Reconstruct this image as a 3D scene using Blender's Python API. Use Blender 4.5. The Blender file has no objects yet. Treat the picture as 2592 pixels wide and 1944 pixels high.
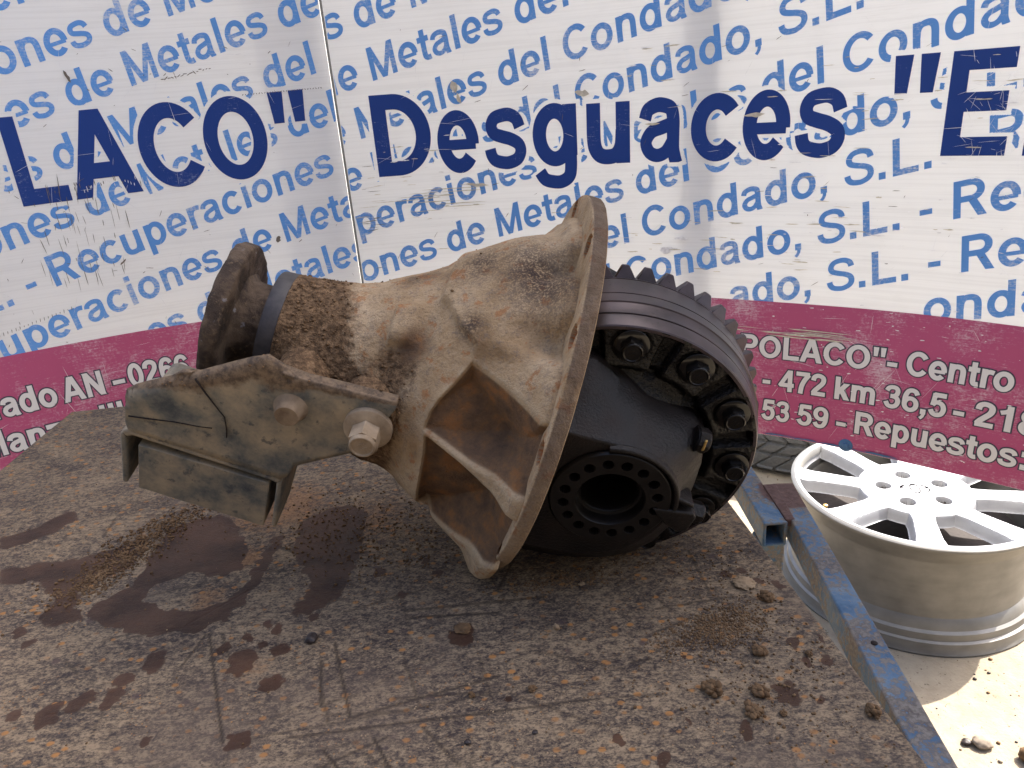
import bpy, math, random
import numpy as np
from mathutils import Matrix, Vector

sc = bpy.context.scene
COL = sc.collection
random.seed(7)
RNG = np.random.default_rng(11)
ZC = 0.80                       # camera height above the yard floor

# ------------------------------------------------------------------ camera
cam = bpy.data.cameras.new('camera')
cam.sensor_width = 36.0
cam.lens = 36.0 * 1851.0 / 2592.0
cam.clip_start = 0.02
cam.clip_end = 500.0
cam_ob = bpy.data.objects.new('camera', cam)
COL.objects.link(cam_ob)
cam_ob.matrix_world = Matrix(((0.997053, 0.076719, 0.0, 0.0),
                              (-0.028367, 0.368657, -0.929133, 0.0),
                              (-0.071282, 0.926394, 0.369747, ZC),
                              (0, 0, 0, 1)))
sc.camera = cam_ob

# ------------------------------------------------------------------ sky and sun
SUN_DIR = Vector((0.858, 0.514, 1.09)).normalized()      # towards the sun
SUN_EL = math.asin(SUN_DIR.z)
SUN_AZ = math.atan2(SUN_DIR.x, SUN_DIR.y)
world = bpy.data.worlds.new('World')
sc.world = world
world.use_nodes = True
wn = world.node_tree
wn.nodes.clear()
sky = wn.nodes.new('ShaderNodeTexSky')
sky.sky_type = 'NISHITA'
sky.sun_disc = False
sky.sun_elevation = SUN_EL
sky.sun_rotation = SUN_AZ
sky.air_density = 0.75
sky.dust_density = 4.0
sky.ozone_density = 0.9
bg = wn.nodes.new('ShaderNodeBackground')
bg.inputs['Strength'].default_value = 0.15
wo = wn.nodes.new('ShaderNodeOutputWorld')
wn.links.new(sky.outputs[0], bg.inputs[0])
wn.links.new(bg.outputs[0], wo.inputs[0])
sun = bpy.data.lights.new('sun', 'SUN')
sun.energy = 4.0
sun.angle = math.radians(0.53)
sun.color = (1.0, 0.95, 0.87)
sun_ob = bpy.data.objects.new('sun', sun)
COL.objects.link(sun_ob)
sun_ob.rotation_euler = SUN_DIR.to_track_quat('Z', 'Y').to_euler()
sun_ob.location = SUN_DIR * 20

sc.view_settings.view_transform = 'Standard'
sc.view_settings.look = 'None'
sc.view_settings.gamma = 1.0
sc.view_settings.use_curve_mapping = False
sc.view_settings.exposure = 1.92
sc.render.engine = 'CYCLES'
sc.cycles.max_bounces = 10
sc.cycles.diffuse_bounces = 5
sc.cycles.use_denoising = True

# ------------------------------------------------------------------ helpers
def link(o, parent=None):
    COL.objects.link(o)
    if parent is not None:
        o.parent = parent
    return o

def mesh_obj(name, verts, faces, mats, parent=None, smooth=None, fmat=None, attrs=None):
    me = bpy.data.meshes.new(name)
    V = np.asarray(verts, dtype=np.float64)
    if isinstance(faces, np.ndarray):
        nf, k = faces.shape
        me.vertices.add(len(V))
        me.vertices.foreach_set('co', V.astype(np.float32).ravel())
        me.loops.add(nf * k)
        me.loops.foreach_set('vertex_index', faces.astype(np.int32).ravel())
        me.polygons.add(nf)
        me.polygons.foreach_set('loop_start', np.arange(0, nf * k, k, dtype=np.int32))
        me.update(calc_edges=True)
    else:
        me.from_pydata([tuple(v) for v in V], [], [tuple(f) for f in faces])
        me.update()
    if not isinstance(mats, (list, tuple)):
        mats = [mats]
    for m in mats:
        me.materials.append(m)
    if fmat is not None:
        me.polygons.foreach_set('material_index', np.asarray(fmat, dtype=np.int32))
    if attrs:
        for k, a in attrs.items():
            at = me.attributes.new(k, 'FLOAT', 'POINT')
            at.data.foreach_set('value', np.asarray(a, dtype=np.float32))
    if smooth is not None:
        me.polygons.foreach_set('use_smooth', np.ones(len(me.polygons), dtype=bool))
        if smooth < 179:
            me.set_sharp_from_angle(angle=math.radians(smooth))
    me.validate()
    return link(bpy.data.objects.new(name, me), parent)

def tag(o, label=None, cat=None, group=None, kind=None):
    if label: o['label'] = label
    if cat: o['category'] = cat
    if group: o['group'] = group
    if kind: o['kind'] = kind
    return o

def empty(name, loc=(0, 0, 0)):
    o = bpy.data.objects.new(name, None)
    o.empty_display_size = 0.05
    o.location = loc
    COL.objects.link(o)
    return o

def grid_faces(nu, nv, wrap_u=False, wrap_v=False):
    """vertex index = iu*nv + iv"""
    iu = np.arange(nu if wrap_u else nu - 1)
    iv = np.arange(nv if wrap_v else nv - 1)
    A, B = np.meshgrid(iu, iv, indexing='ij')
    A2 = (A + 1) % nu
    B2 = (B + 1) % nv
    return np.stack([A * nv + B, A2 * nv + B, A2 * nv + B2, A * nv + B2], -1).reshape(-1, 4)

class MB:
    """collects simple solids into one mesh"""
    def __init__(self): self.v = []; self.f = []; self.m = []
    def add(self, verts, faces, mi=0):
        o = len(self.v)
        self.v += [tuple(p) for p in verts]
        self.f += [tuple(i + o for i in f) for f in faces]
        self.m += [mi] * len(faces)
    def prism(self, poly, axis, a, b, mi=0, poly2=None):
        """poly in the two other axes (cyclic order), extruded along axis from a to b"""
        poly2 = poly2 or poly
        n = len(poly)
        def P(p, t):
            if axis == 'y': return (p[0], t, p[1])
            if axis == 'x': return (t, p[0], p[1])
            return (p[0], p[1], t)
        vs = [P(p, a) for p in poly] + [P(p, b) for p in poly2]
        fs = [tuple(range(n))[::-1], tuple(range(n, 2 * n))]
        fs += [(i, (i + 1) % n, n + (i + 1) % n, n + i) for i in range(n)]
        self.add(vs, fs, mi)
    def loft(self, rings, cap=True, mi=0):
        n = len(rings[0])
        vs = [p for r in rings for p in r]
        fs = []
        for k in range(len(rings) - 1):
            for i in range(n):
                j = (i + 1) % n
                fs.append((k * n + i, k * n + j, (k + 1) * n + j, (k + 1) * n + i))
        if cap:
            fs.append(tuple(range(n))[::-1])
            fs.append(tuple(range((len(rings) - 1) * n, len(rings) * n)))
        self.add(vs, fs, mi)
    def build(self, name, mats, parent=None, smooth=None, bevel=0.0, seg=2):
        o = mesh_obj(name, self.v, self.f, mats, parent, smooth, fmat=self.m)
        me = o.data
        import bmesh
        bm = bmesh.new(); bm.from_mesh(me)
        bmesh.ops.recalc_face_normals(bm, faces=bm.faces)
        bm.to_mesh(me); bm.free()
        if smooth is not None and smooth < 179:
            me.set_sharp_from_angle(angle=math.radians(smooth))
        if bevel:
            md = o.modifiers.new('bevel', 'BEVEL')
            md.width = bevel; md.segments = seg; md.limit_method = 'ANGLE'
            md.angle_limit = math.radians(32)
            md.harden_normals = False
        return o

def lathe(profile, n=96, axis='x', c=(0, 0), closed=False):
    """profile: list of (along, radius)"""
    pr = np.asarray(profile, float)
    th = np.linspace(0, 2 * np.pi, n, endpoint=False)
    a = np.repeat(pr[:, 0], n); r = np.repeat(pr[:, 1], n); t = np.tile(th, len(pr))
    u, w = r * np.cos(t) + c[0], r * np.sin(t) + c[1]
    V = {'x': np.stack([a, u, w], -1), 'y': np.stack([u, a, w], -1), 'z': np.stack([u, w, a], -1)}[axis]
    F = grid_faces(len(pr), n, wrap_u=closed, wrap_v=True)
    if axis == 'y': F = F[:, ::-1]
    return V, F[:, ::-1]

# ---- numpy value noise
def vnoise(p, seed=0):
    p = np.asarray(p, float)
    i = np.floor(p).astype(np.int64); f = p - i
    f = f * f * (3 - 2 * f)
    def h(a):
        k = (a[..., 0] * 374761393 + a[..., 1] * 668265263 + (a[..., 2] * 2147483647 if a.shape[-1] > 2 else 0) + seed * 974711) & 0xffffffff
        k = ((k ^ (k >> 13)) * 1274126177) & 0xffffffff
        k = k ^ (k >> 16)
        return (k & 0xffff) / 65535.0
    d = p.shape[-1]
    out = 0.0
    for c in range(2 ** d):
        off = np.array([(c >> j) & 1 for j in range(d)])
        w = np.prod(np.where(off, f, 1 - f), axis=-1)
        out = out + w * h(i + off)
    return out
def fbm(p, seed=0, oct=4):
    p = np.asarray(p, float); s = 0; a = 0.5
    for k in range(oct):
        s = s + a * vnoise(p * 2 ** k + 17.3 * k, seed + k); a *= 0.5
    return s / (1 - 0.5 ** oct)
def sstep(a, b, x):
    t = np.clip((x - a) / (b - a), 0, 1)
    return t * t * (3 - 2 * t)
def poly_sd(px, py, poly):
    """signed distance, positive inside"""
    poly = np.asarray(poly, float); n = len(poly)
    d = np.full(px.shape, 1e9); ins = np.zeros(px.shape, bool)
    for k in range(n):
        a = poly[k]; b = poly[(k + 1) % n]; e = b - a
        wx, wy = px - a[0], py - a[1]
        t = np.clip((wx * e[0] + wy * e[1]) / (e @ e), 0, 1)
        d = np.minimum(d, (wx - e[0] * t) ** 2 + (wy - e[1] * t) ** 2)
        c = ((a[1] <= py) & (b[1] > py)) | ((b[1] <= py) & (a[1] > py))
        with np.errstate(divide='ignore', invalid='ignore'):
            xi = a[0] + (py - a[1]) / (b[1] - a[1]) * e[0]
        ins ^= c & (px < xi)
    d = np.sqrt(d)
    return np.where(ins, d, -d)

# ---- material builder
class NB:
    def __init__(self, name):
        self.mat = bpy.data.materials.new(name)
        self.mat.use_nodes = True
        self.t = self.mat.node_tree
        self.t.nodes.clear()
        self.out = self.t.nodes.new('ShaderNodeOutputMaterial')
        tc = self.t.nodes.new('ShaderNodeTexCoord')
        self.co = tc.outputs['Object']
        self.geo = None
    def node(self, k, **kw):
        n = self.t.nodes.new(k)
        for a, b in kw.items(): setattr(n, a, b)
        return n
    def put(self, sock, v):
        if isinstance(v, bpy.types.NodeSocket): self.t.links.new(v, sock)
        elif isinstance(v, (tuple, list)):
            sock.default_value = tuple(v) + ((1.0,) if len(v) == 3 and len(sock.default_value) == 4 else ())
        else: sock.default_value = v
    def mapped(self, scale=(1, 1, 1), loc=(0, 0, 0), rot=(0, 0, 0), vec=None):
        m = self.node('ShaderNodeMapping')
        self.put(m.inputs['Vector'], vec or self.co)
        m.inputs['Scale'].default_value = scale; m.inputs['Location'].default_value = loc; m.inputs['Rotation'].default_value = rot
        return m.outputs[0]
    def noise(self, scale, detail=4, rough=0.55, vec=None, dist=0.0, color=False):
        n = self.node('ShaderNodeTexNoise')
        self.put(n.inputs['Vector'], vec or self.co)
        n.inputs['Scale'].default_value = scale; n.inputs['Detail'].default_value = detail
        n.inputs['Roughness'].default_value = rough; n.inputs['Distortion'].default_value = dist
        return n.outputs['Color' if color else 'Fac']
    def voro(self, scale, feature='F1', vec=None, out='Distance', rand=1.0):
        n = self.node('ShaderNodeTexVoronoi', feature=feature)
        self.put(n.inputs['Vector'], vec or self.co)
        n.inputs['Scale'].default_value = scale; n.inputs['Randomness'].default_value = rand
        return n.outputs[out]
    def ramp(self, fac, stops, interp='LINEAR'):
        n = self.node('ShaderNodeValToRGB')
        n.color_ramp.interpolation = interp
        e = n.color_ramp.elements
        while len(e) < len(stops): e.new(0.5)
        for k, (p, c) in enumerate(stops):
            e[k].position = p
            if isinstance(c, (int, float)): c = (c, c, c)
            e[k].color = (c[0], c[1], c[2], 1)
        self.put(n.inputs[0], fac)
        return n.outputs[0]
    def step(self, fac, a, b):
        n = self.node('ShaderNodeMapRange', interpolation_type='SMOOTHSTEP')
        self.put(n.inputs['Value'], fac)
        n.inputs['From Min'].default_value = a; n.inputs['From Max'].default_value = b
        return n.outputs[0]
    def mix(self, fac, a, b, mode='MIX'):
        n = self.node('ShaderNodeMix', data_type='RGBA', blend_type=mode)
        self.put(n.inputs[0], fac); self.put(n.inputs[6], a); self.put(n.inputs[7], b)
        return n.outputs[2]
    def math(self, op, a, b=0.0, c=0.0):
        n = self.node('ShaderNodeMath', operation=op)
        self.put(n.inputs[0], a); self.put(n.inputs[1], b)
        if op == 'MULTIPLY_ADD': self.put(n.inputs[2], c)
        return n.outputs[0]
    def attr(self, name):
        n = self.node('ShaderNodeAttribute'); n.attribute_name = name
        return n.outputs['Fac']
    def bump(self, h, strength=0.5, dist=0.001, normal=None):
        n = self.node('ShaderNodeBump')
        n.inputs['Strength'].default_value = strength; n.inputs['Distance'].default_value = dist
        self.put(n.inputs['Height'], h)
        if normal is not None: self.put(n.inputs['Normal'], normal)
        return n.outputs[0]
    def bsdf(self, color, rough=0.6, metal=0.0, normal=None, spec=0.5, coat=0.0, coat_rough=0.1):
        n = self.node('ShaderNodeBsdfPrincipled')
        self.put(n.inputs['Base Color'], color); self.put(n.inputs['Roughness'], rough)
        self.put(n.inputs['Metallic'], metal); self.put(n.inputs['Specular IOR Level'], spec)
        self.put(n.inputs['Coat Weight'], coat); self.put(n.inputs['Coat Roughness'], coat_rough)
        if normal is not None: self.put(n.inputs['Normal'], normal)
        return n.outputs[0]
    def done(self, shader):
        self.t.links.new(shader, self.out.inputs['Surface'])
        return self.mat

# ------------------------------------------------------------------ materials
def m_casting():
    b = NB('dusty_cast_iron')
    n1 = b.noise(26, 7, 0.66); n2 = b.noise(160, 5, 0.7); n3 = b.noise(800, 3, 0.65)
    dust = b.ramp(n1, [(0.30, (0.24, 0.148, 0.076)), (0.45, (0.40, 0.272, 0.152)), (0.66, (0.53, 0.39, 0.245))])
    grey = b.ramp(n2, [(0.3, (0.10, 0.078, 0.07)), (0.7, (0.21, 0.165, 0.135))])
    bare = b.math('MULTIPLY', b.step(b.math('ADD', b.math('MULTIPLY', n3, 0.55), b.math('MULTIPLY', n2, 0.6)), 0.56, 0.72), 0.55)
    c = b.mix(bare, dust, grey)
    rust = b.math('MULTIPLY', b.step(b.noise(85, 4, 0.7, vec=b.mapped(loc=(3.1, 1.7, 0.2))), 0.56, 0.66), 0.75)
    c = b.mix(rust, c, (0.36, 0.155, 0.06))
    # rubbed dark smear, oily soil, browner pockets: held as point masks
    sm = b.math('MULTIPLY', b.attr('smear'), b.step(b.math('ADD', n3, b.math('MULTIPLY', n2, 0.5)), 0.55, 0.80))
    c = b.mix(b.math('MINIMUM', sm, 0.92), c, (0.055, 0.038, 0.034))
    soil = b.step(b.math('ADD', b.attr('soil'), b.math('MULTIPLY', b.math('SUBTRACT', n2, 0.5), 0.9)), 0.35, 0.75)
    soilc = b.ramp(b.noise(260, 5, 0.7), [(0.3, (0.050, 0.030, 0.018)), (0.48, (0.145, 0.088, 0.048)), (0.68, (0.30, 0.185, 0.10))])
    c = b.mix(soil, c, soilc)
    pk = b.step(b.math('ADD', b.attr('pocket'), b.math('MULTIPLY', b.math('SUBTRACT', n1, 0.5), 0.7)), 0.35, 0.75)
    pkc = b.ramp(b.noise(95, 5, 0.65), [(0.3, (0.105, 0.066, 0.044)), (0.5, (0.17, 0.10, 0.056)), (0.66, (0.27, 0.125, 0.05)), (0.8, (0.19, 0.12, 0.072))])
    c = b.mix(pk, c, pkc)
    c = b.mix(b.math('MULTIPLY', b.attr('rim'), 0.85), c, b.ramp(n2, [(0.35, (0.055, 0.038, 0.032)), (0.6, (0.125, 0.088, 0.066))]))
    eg = b.math('MULTIPLY', b.attr('edge'), b.step(b.math('ADD', n2, b.math('MULTIPLY', n1, 0.4)), 0.5, 0.75))
    c = b.mix(b.math('MULTIPLY', eg, 0.42), c, (0.50, 0.385, 0.25))
    ho = b.step(b.attr('hole'), 0.3, 0.7)
    c = b.mix(ho, c, (0.40, 0.135, 0.04))
    h = b.math('ADD', b.math('MULTIPLY', n3, 0.5), n2)
    nm = b.bump(b.math('ADD', h, b.noise(330, 4, 0.7)), 0.9, 0.0016)
    return b.done(b.bsdf(c, 0.88, 0.0, nm, 0.10))

def m_soil_metal():                     # companion flange, hub
    b = NB('earth_caked_steel')
    n1 = b.noise(60, 5, 0.6); n2 = b.noise(380, 5, 0.7)
    c = b.ramp(n1, [(0.3, (0.022, 0.015, 0.011)), (0.48, (0.055, 0.036, 0.024)), (0.62, (0.12, 0.082, 0.053)), (0.8, (0.075, 0.054, 0.038))])
    c = b.mix(b.step(n2, 0.52, 0.7), c, (0.12, 0.080, 0.048))
    w = b.step(b.noise(110, 4, 0.6, vec=b.mapped(loc=(9, 2, 4))), 0.64, 0.72)
    c = b.mix(b.math('MULTIPLY', w, 0.7), c, (0.24, 0.23, 0.24))
    nm = b.bump(b.math('ADD', n1, b.math('MULTIPLY', n2, 0.7)), 0.7, 0.0018)
    return b.done(b.bsdf(c, 0.8, 0.0, nm, 0.3))

def m_ring():
    b = NB('dark_rubbed_steel')
    n = b.noise(200, 4)
    c = b.ramp(n, [(0.3, (0.024, 0.020, 0.020)), (0.7, (0.052, 0.043, 0.041))])
    return b.done(b.bsdf(c, 0.55, 0.0, b.bump(n, 0.2, 0.0005)))

def m_bracket():
    b = NB('mud_filmed_painted_steel')
    n1 = b.noise(38, 6, 0.66); n2 = b.noise(130, 5, 0.65); n3 = b.noise(600, 3, 0.6)
    c = b.ramp(n1, [(0.30, (0.065, 0.070, 0.072)), (0.40, (0.135, 0.130, 0.112)), (0.50, (0.235, 0.20, 0.145)), (0.66, (0.38, 0.295, 0.19))])
    c = b.mix(b.math('MULTIPLY', b.step(n2, 0.57, 0.68), 0.7), c, (0.06, 0.064, 0.068))
    soil = b.step(b.math('ADD', b.attr('soil'), b.math('MULTIPLY', b.math('SUBTRACT', n2, 0.5), 0.8)), 0.35, 0.7)
    sc_ = b.ramp(b.noise(230, 5, 0.7), [(0.35, (0.07, 0.048, 0.033)), (0.6, (0.20, 0.135, 0.08))])
    c = b.mix(soil, c, sc_)
    return b.done(b.bsdf(c, 0.75, 0.0, b.bump(b.math('ADD', n2, b.math('MULTIPLY', n3, 0.5)), 0.35, 0.0008), 0.3))

def m_clay(name='dry_clay_film', c1=(0.30, 0.225, 0.15), c2=(0.50, 0.40, 0.28)):
    b = NB(name)
    n1 = b.noise(90, 5, 0.6)
    c = b.ramp(n1, [(0.3, c1), (0.7, c2)])
    return b.done(b.bsdf(c, 0.85, 0.0, b.bump(b.noise(500, 3), 0.3, 0.0006), 0.2))

def m_gear():
    b = NB('oiled_machined_steel')
    n = b.noise(55, 4, 0.5)
    c = b.ramp(n, [(0.3, (0.040, 0.031, 0.033)), (0.7, (0.085, 0.064, 0.067))])
    sp = b.step(b.noise(420, 2), 0.68, 0.74)
    c = b.mix(b.math('MULTIPLY', sp, 0.7), c, (0.03, 0.025, 0.02))
    r = b.ramp(n, [(0.3, 0.28), (0.7, 0.42)])
    return b.done(b.bsdf(c, r, 0.5, b.bump(b.noise(900, 2), 0.08, 0.0003), 0.5))

def m_oily(name, col, rough, bs, bstr, dist=0.0012, metal=0.0, coat=0.6, c2=None, spec=0.5):
    b = NB(name)
    n = b.noise(bs, 4, 0.6); n2 = b.noise(60, 4)
    c = b.ramp(n2, [(0.35, col), (0.7, c2 or tuple(1.8 * x for x in col))])
    r = b.ramp(n2, [(0.3, rough * 0.8), (0.7, min(1, rough * 1.4))])
    return b.done(b.bsdf(c, r, metal, b.bump(n, bstr, dist), spec, coat, 0.12))

def m_table():
    b = NB('rust_patinated_steel_plate')
    st = b.mapped(scale=(0.72, 1.15, 1.0), rot=(0, 0, 0.06))
    n1 = b.noise(30, 5, 0.6, vec=st); n2 = b.noise(230, 6, 0.72, vec=st, dist=0.4); n3 = b.noise(850, 4, 0.7, vec=st)
    m = b.math('ADD', b.math('MULTIPLY', n1, 0.20), b.math('ADD', b.math('MULTIPLY', n2, 0.42), b.math('MULTIPLY', n3, 0.38)))
    c = b.ramp(m, [(0.42, (0.036, 0.027, 0.024)), (0.465, (0.088, 0.066, 0.052)), (0.51, (0.172, 0.126, 0.082)), (0.565, (0.30, 0.218, 0.138))])
    v = b.math('SUBTRACT', b.voro(120, vec=b.mapped(scale=(0.8, 1.1, 1))), b.math('MULTIPLY', n3, 0.2))
    dots = b.math('MULTIPLY', b.step(b.math('SUBTRACT', 1.0, v), 0.84, 0.95), b.step(b.noise(30, 3), 0.38, 0.54))
    c = b.mix(b.math('MULTIPLY', dots, 0.9), c, (0.37, 0.17, 0.055))
    v2 = b.voro(65, vec=b.mapped(loc=(4.2, 1.3, 0), scale=(0.8, 1.0, 1)))
    dk = b.math('MULTIPLY', b.step(b.math('SUBTRACT', 1.0, v2), 0.80, 0.90), b.step(b.noise(22, 3, vec=b.mapped(loc=(7, 7, 0))), 0.5, 0.62))
    c = b.mix(b.math('MULTIPLY', dk, 0.8), c, (0.075, 0.05, 0.048))
    br_ = b.noise(1.0, 5, 0.7, vec=b.mapped(scale=(55, 620, 1), rot=(0, 0, 0.10)))
    c = b.mix(b.math('MULTIPLY', b.step(br_, 0.53, 0.66), 0.55), c, (0.075, 0.055, 0.043))
    c = b.mix(b.math('MULTIPLY', b.step(b.noise(9, 4, 0.6, vec=b.mapped(loc=(1.5, 3, 0))), 0.50, 0.66), 0.45), c, (0.115, 0.085, 0.066))
    pits = b.math('MULTIPLY', b.step(b.math('SUBTRACT', 1.0, b.voro(260, vec=b.mapped(loc=(2, 1, 0)))), 0.80, 0.92), b.step(b.noise(40, 3), 0.44, 0.6))
    c = b.mix(b.math('MULTIPLY', pits, 0.75), c, (0.048, 0.033, 0.026))
    dot2 = b.math('MULTIPLY', b.step(b.math('SUBTRACT', 1.0, b.voro(280, vec=b.mapped(loc=(8, 1, 0)))), 0.80, 0.93), b.step(b.noise(26, 3, vec=b.mapped(loc=(3, 9, 0))), 0.5, 0.6))
    c = b.mix(b.math('MULTIPLY', dot2, 0.8), c, (0.40, 0.19, 0.06))
    scr = b.attr('scratch')
    c = b.mix(b.math('MULTIPLY', scr, 1.0), c, (0.040, 0.029, 0.021))
    su = b.attr('rust')
    rr = b.math('MULTIPLY', b.step(b.math('ADD', su, b.math('MULTIPLY', b.math('SUBTRACT', n2, 0.5), 1.2)), 0.4, 0.8), 0.75)
    c = b.mix(rr, c, b.ramp(n3, [(0.35, (0.14, 0.07, 0.035)), (0.65, (0.33, 0.18, 0.085))]))
    s = b.step(b.math('ADD', b.attr('stain'), b.math('MULTIPLY', b.math('SUBTRACT', n2, 0.5), 0.55)), 0.42, 0.58)
    sc_ = b.ramp(n1, [(0.35, (0.034, 0.017, 0.011)), (0.65, (0.082, 0.041, 0.025))])
    c = b.mix(b.math('MULTIPLY', s, 0.93), c, sc_)
    r = b.mix(s, b.ramp(m, [(0.4, 0.55), (0.6, 0.78)]), (0.40, 0.40, 0.40))
    nm = b.bump(b.math('ADD', m, b.math('MULTIPLY', scr, -0.3)), 0.5, 0.0012)
    return b.done(b.bsdf(c, r, 0.0, nm, 0.16))

def m_bluepaint():
    b = NB('flaking_blue_paint')
    n1 = b.noise(60, 5, 0.65); n2 = b.noise(240, 5, 0.7); n3 = b.noise(30, 3, 0.55)
    c = b.ramp(n1, [(0.34, (0.050, 0.108, 0.19)), (0.5, (0.095, 0.165, 0.25)), (0.66, (0.19, 0.235, 0.265))])
    worn = b.step(b.math('ADD', b.math('MULTIPLY', n2, 0.6), b.math('MULTIPLY', n3, 0.45)), 0.49, 0.56)
    c = b.mix(b.math('MULTIPLY', worn, 0.9), c, b.ramp(n2, [(0.4, (0.075, 0.050, 0.036)), (0.6, (0.20, 0.17, 0.14))]))
    ru = b.step(b.math('ADD', b.attr('rust'), b.math('MULTIPLY', b.math('SUBTRACT', n2, 0.5), 0.5)), 0.42, 0.56)
    c = b.mix(ru, c, b.ramp(n2, [(0.4, (0.085, 0.042, 0.034)), (0.7, (0.15, 0.085, 0.068))]))
    return b.done(b.bsdf(c, 0.6, 0.0, b.bump(b.math('ADD', n2, worn), 0.35, 0.0006), 0.35))

def m_ground():
    b = NB('pale_sandy_concrete')
    n1 = b.noise(3.0, 6, 0.6); n2 = b.noise(40, 6, 0.65); n3 = b.noise(260, 3)
    c = b.ramp(b.math('ADD', b.math('MULTIPLY', n1, 0.5), b.math('MULTIPLY', n2, 0.5)), [(0.35, (0.21, 0.172, 0.122)), (0.6, (0.31, 0.262, 0.19))])
    sp = b.step(b.noise(110, 4, 0.7, vec=b.mapped(loc=(2, 5, 1))), 0.62, 0.68)
    c = b.mix(b.math('MULTIPLY', sp, 0.8), c, (0.05, 0.038, 0.028))
    return b.done(b.bsdf(c, 0.9, 0.0, b.bump(b.math('ADD', n2, b.math('MULTIPLY', n3, 0.4)), 0.4, 0.004), 0.2))

def m_alu(name, c0, c1, rough, metal):
    b = NB(name)
    n = b.noise(30, 5); n2 = b.noise(9, 4, vec=b.mapped(scale=(1, 1, 5)))
    c = b.ramp(b.math('ADD', b.math('MULTIPLY', n, 0.5), b.math('MULTIPLY', n2, 0.5)), [(0.35, c0), (0.65, c1)])
    return b.done(b.bsdf(c, rough, metal, b.bump(n, 0.05, 0.001), 0.5))

def m_plain(name, col, rough=0.7, metal=0.0):
    b = NB(name)
    n = b.noise(180, 4)
    c = b.ramp(n, [(0.3, tuple(0.75 * x for x in col)), (0.7, tuple(min(1, 1.15 * x) for x in col))])
    return b.done(b.bsdf(c, rough, metal, b.bump(n, 0.2, 0.0006), 0.4))

def m_sign(name, col, worn, amount, translucent=0.0, lines=True, rough=0.45):
    """printed corrugated plastic: colour worn through to the white sheet along streaks and scratches"""
    b = NB(name)
    fine = b.noise(1.0, 5, 0.7, vec=b.mapped(scale=(60, 60, 900)))
    vert = b.noise(1.0, 4, 0.7, vec=b.mapped(scale=(700, 700, 45)))
    big = b.noise(14, 5, 0.65)
    grit = b.noise(330, 4, 0.7)
    c = col
    if amount > 0:
        m = b.math('ADD', b.math('MULTIPLY', fine, 0.33), b.math('ADD', b.math('MULTIPLY', big, 0.45), b.math('MULTIPLY', grit, 0.30)))
        m = b.step(m, 0.66 - 0.16 * amount, 0.78 - 0.12 * amount)
        m2 = b.math('MULTIPLY', b.step(b.math('ADD', b.math('MULTIPLY', vert, 0.6), b.math('MULTIPLY', big, 0.5)), 0.66, 0.80), 0.6)
        c = b.mix(b.math('MULTIPLY', b.math('MAXIMUM', m, m2), 0.85), c, worn)
    else:
        fl = b.noise(1.0, 3, 0.6, vec=b.mapped(scale=(5, 5, 330)))
        c = b.mix(b.math('MULTIPLY', b.step(fl, 0.42, 0.66), 0.11), c, (0.50, 0.49, 0.48))
        d = b.step(b.math('ADD', b.math('MULTIPLY', big, 0.5), b.math('MULTIPLY', fine, 0.5)), 0.50, 0.75)
        c = b.mix(b.math('MULTIPLY', d, 0.20), c, (0.60, 0.58, 0.55))
        g = b.step(b.math('ADD', b.math('MULTIPLY', grit, 0.55), b.math('MULTIPLY', vert, 0.45)), 0.66, 0.74)
        c = b.mix(b.math('MULTIPLY', g, 0.28), c, (0.30, 0.27, 0.24))
    nm = b.bump(fine, 0.10, 0.0006)
    sh = b.bsdf(c, rough, 0.0, nm, 0.4)
    if translucent > 0:
        tr = b.node('ShaderNodeBsdfTranslucent')
        b.put(tr.inputs['Color'], c)
        mx = b.node('ShaderNodeMixShader')
        mx.inputs[0].default_value = translucent
        b.t.links.new(sh, mx.inputs[1]); b.t.links.new(tr.outputs[0], mx.inputs[2])
        sh = mx.outputs[0]
    return b.done(sh)

M = {}
M['cast'] = m_casting()
M['soilmetal'] = m_soil_metal()
M['ring'] = m_ring()
M['bracket'] = m_bracket()
M['clay'] = m_clay('dry_clay_film', (0.24, 0.17, 0.105), (0.42, 0.32, 0.215))
M['clay2'] = m_clay('brown_clay_film', (0.15, 0.10, 0.062), (0.31, 0.225, 0.145))
M['gear'] = m_gear()
M['case'] = m_oily('oil_soaked_black_casting', (0.0025, 0.002, 0.0018), 0.13, 480, 1.0, 0.0015, 0.0, 0.0, None, 0.34)
M['ped'] = m_oily('oil_filmed_dark_casting', (0.0045, 0.0034, 0.003), 0.42, 620, 0.6, 0.0010, 0.0, 0.0, (0.014, 0.0095, 0.008), 0.28)
M['blackbolt'] = m_oily('oily_black_bolt_steel', (0.0035, 0.003, 0.0026), 0.14, 200, 0.1, 0.0004, 0.0, 0.0, None, 0.34)
M['bore'] = m_oily('wet_black_bore', (0.0055, 0.0044, 0.0038), 0.36, 300, 0.2, 0.0004, 0.0, 0.0, None, 0.26)
M['table'] = m_table()
M['edge'] = m_plain('sheared_steel_edge', (0.16, 0.12, 0.10), 0.6)
M['blue'] = m_bluepaint()
M['bluecap'] = m_plain('blue_rivet_paint', (0.07, 0.17, 0.34), 0.5)
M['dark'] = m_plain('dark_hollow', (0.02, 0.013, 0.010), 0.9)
M['ground'] = m_ground()
M['wall'] = m_plain('unseen_wall_dark', (0.055, 0.05, 0.047), 0.8)  # dark tone of the added light-blocking wall
M['alu'] = m_alu('bright_wheel_lacquer', (0.29, 0.29, 0.30), (0.41, 0.41, 0.42), 0.45, 0.2)
M['barrel'] = m_alu('brake_dusted_aluminium', (0.135, 0.130, 0.120), (0.215, 0.207, 0.190), 0.45, 0.35)
M['inner'] = m_plain('shaded_wheel_inside', (0.055, 0.045, 0.042), 0.8)  # dark tone puts shade into the wheel inside and lug holes
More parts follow.
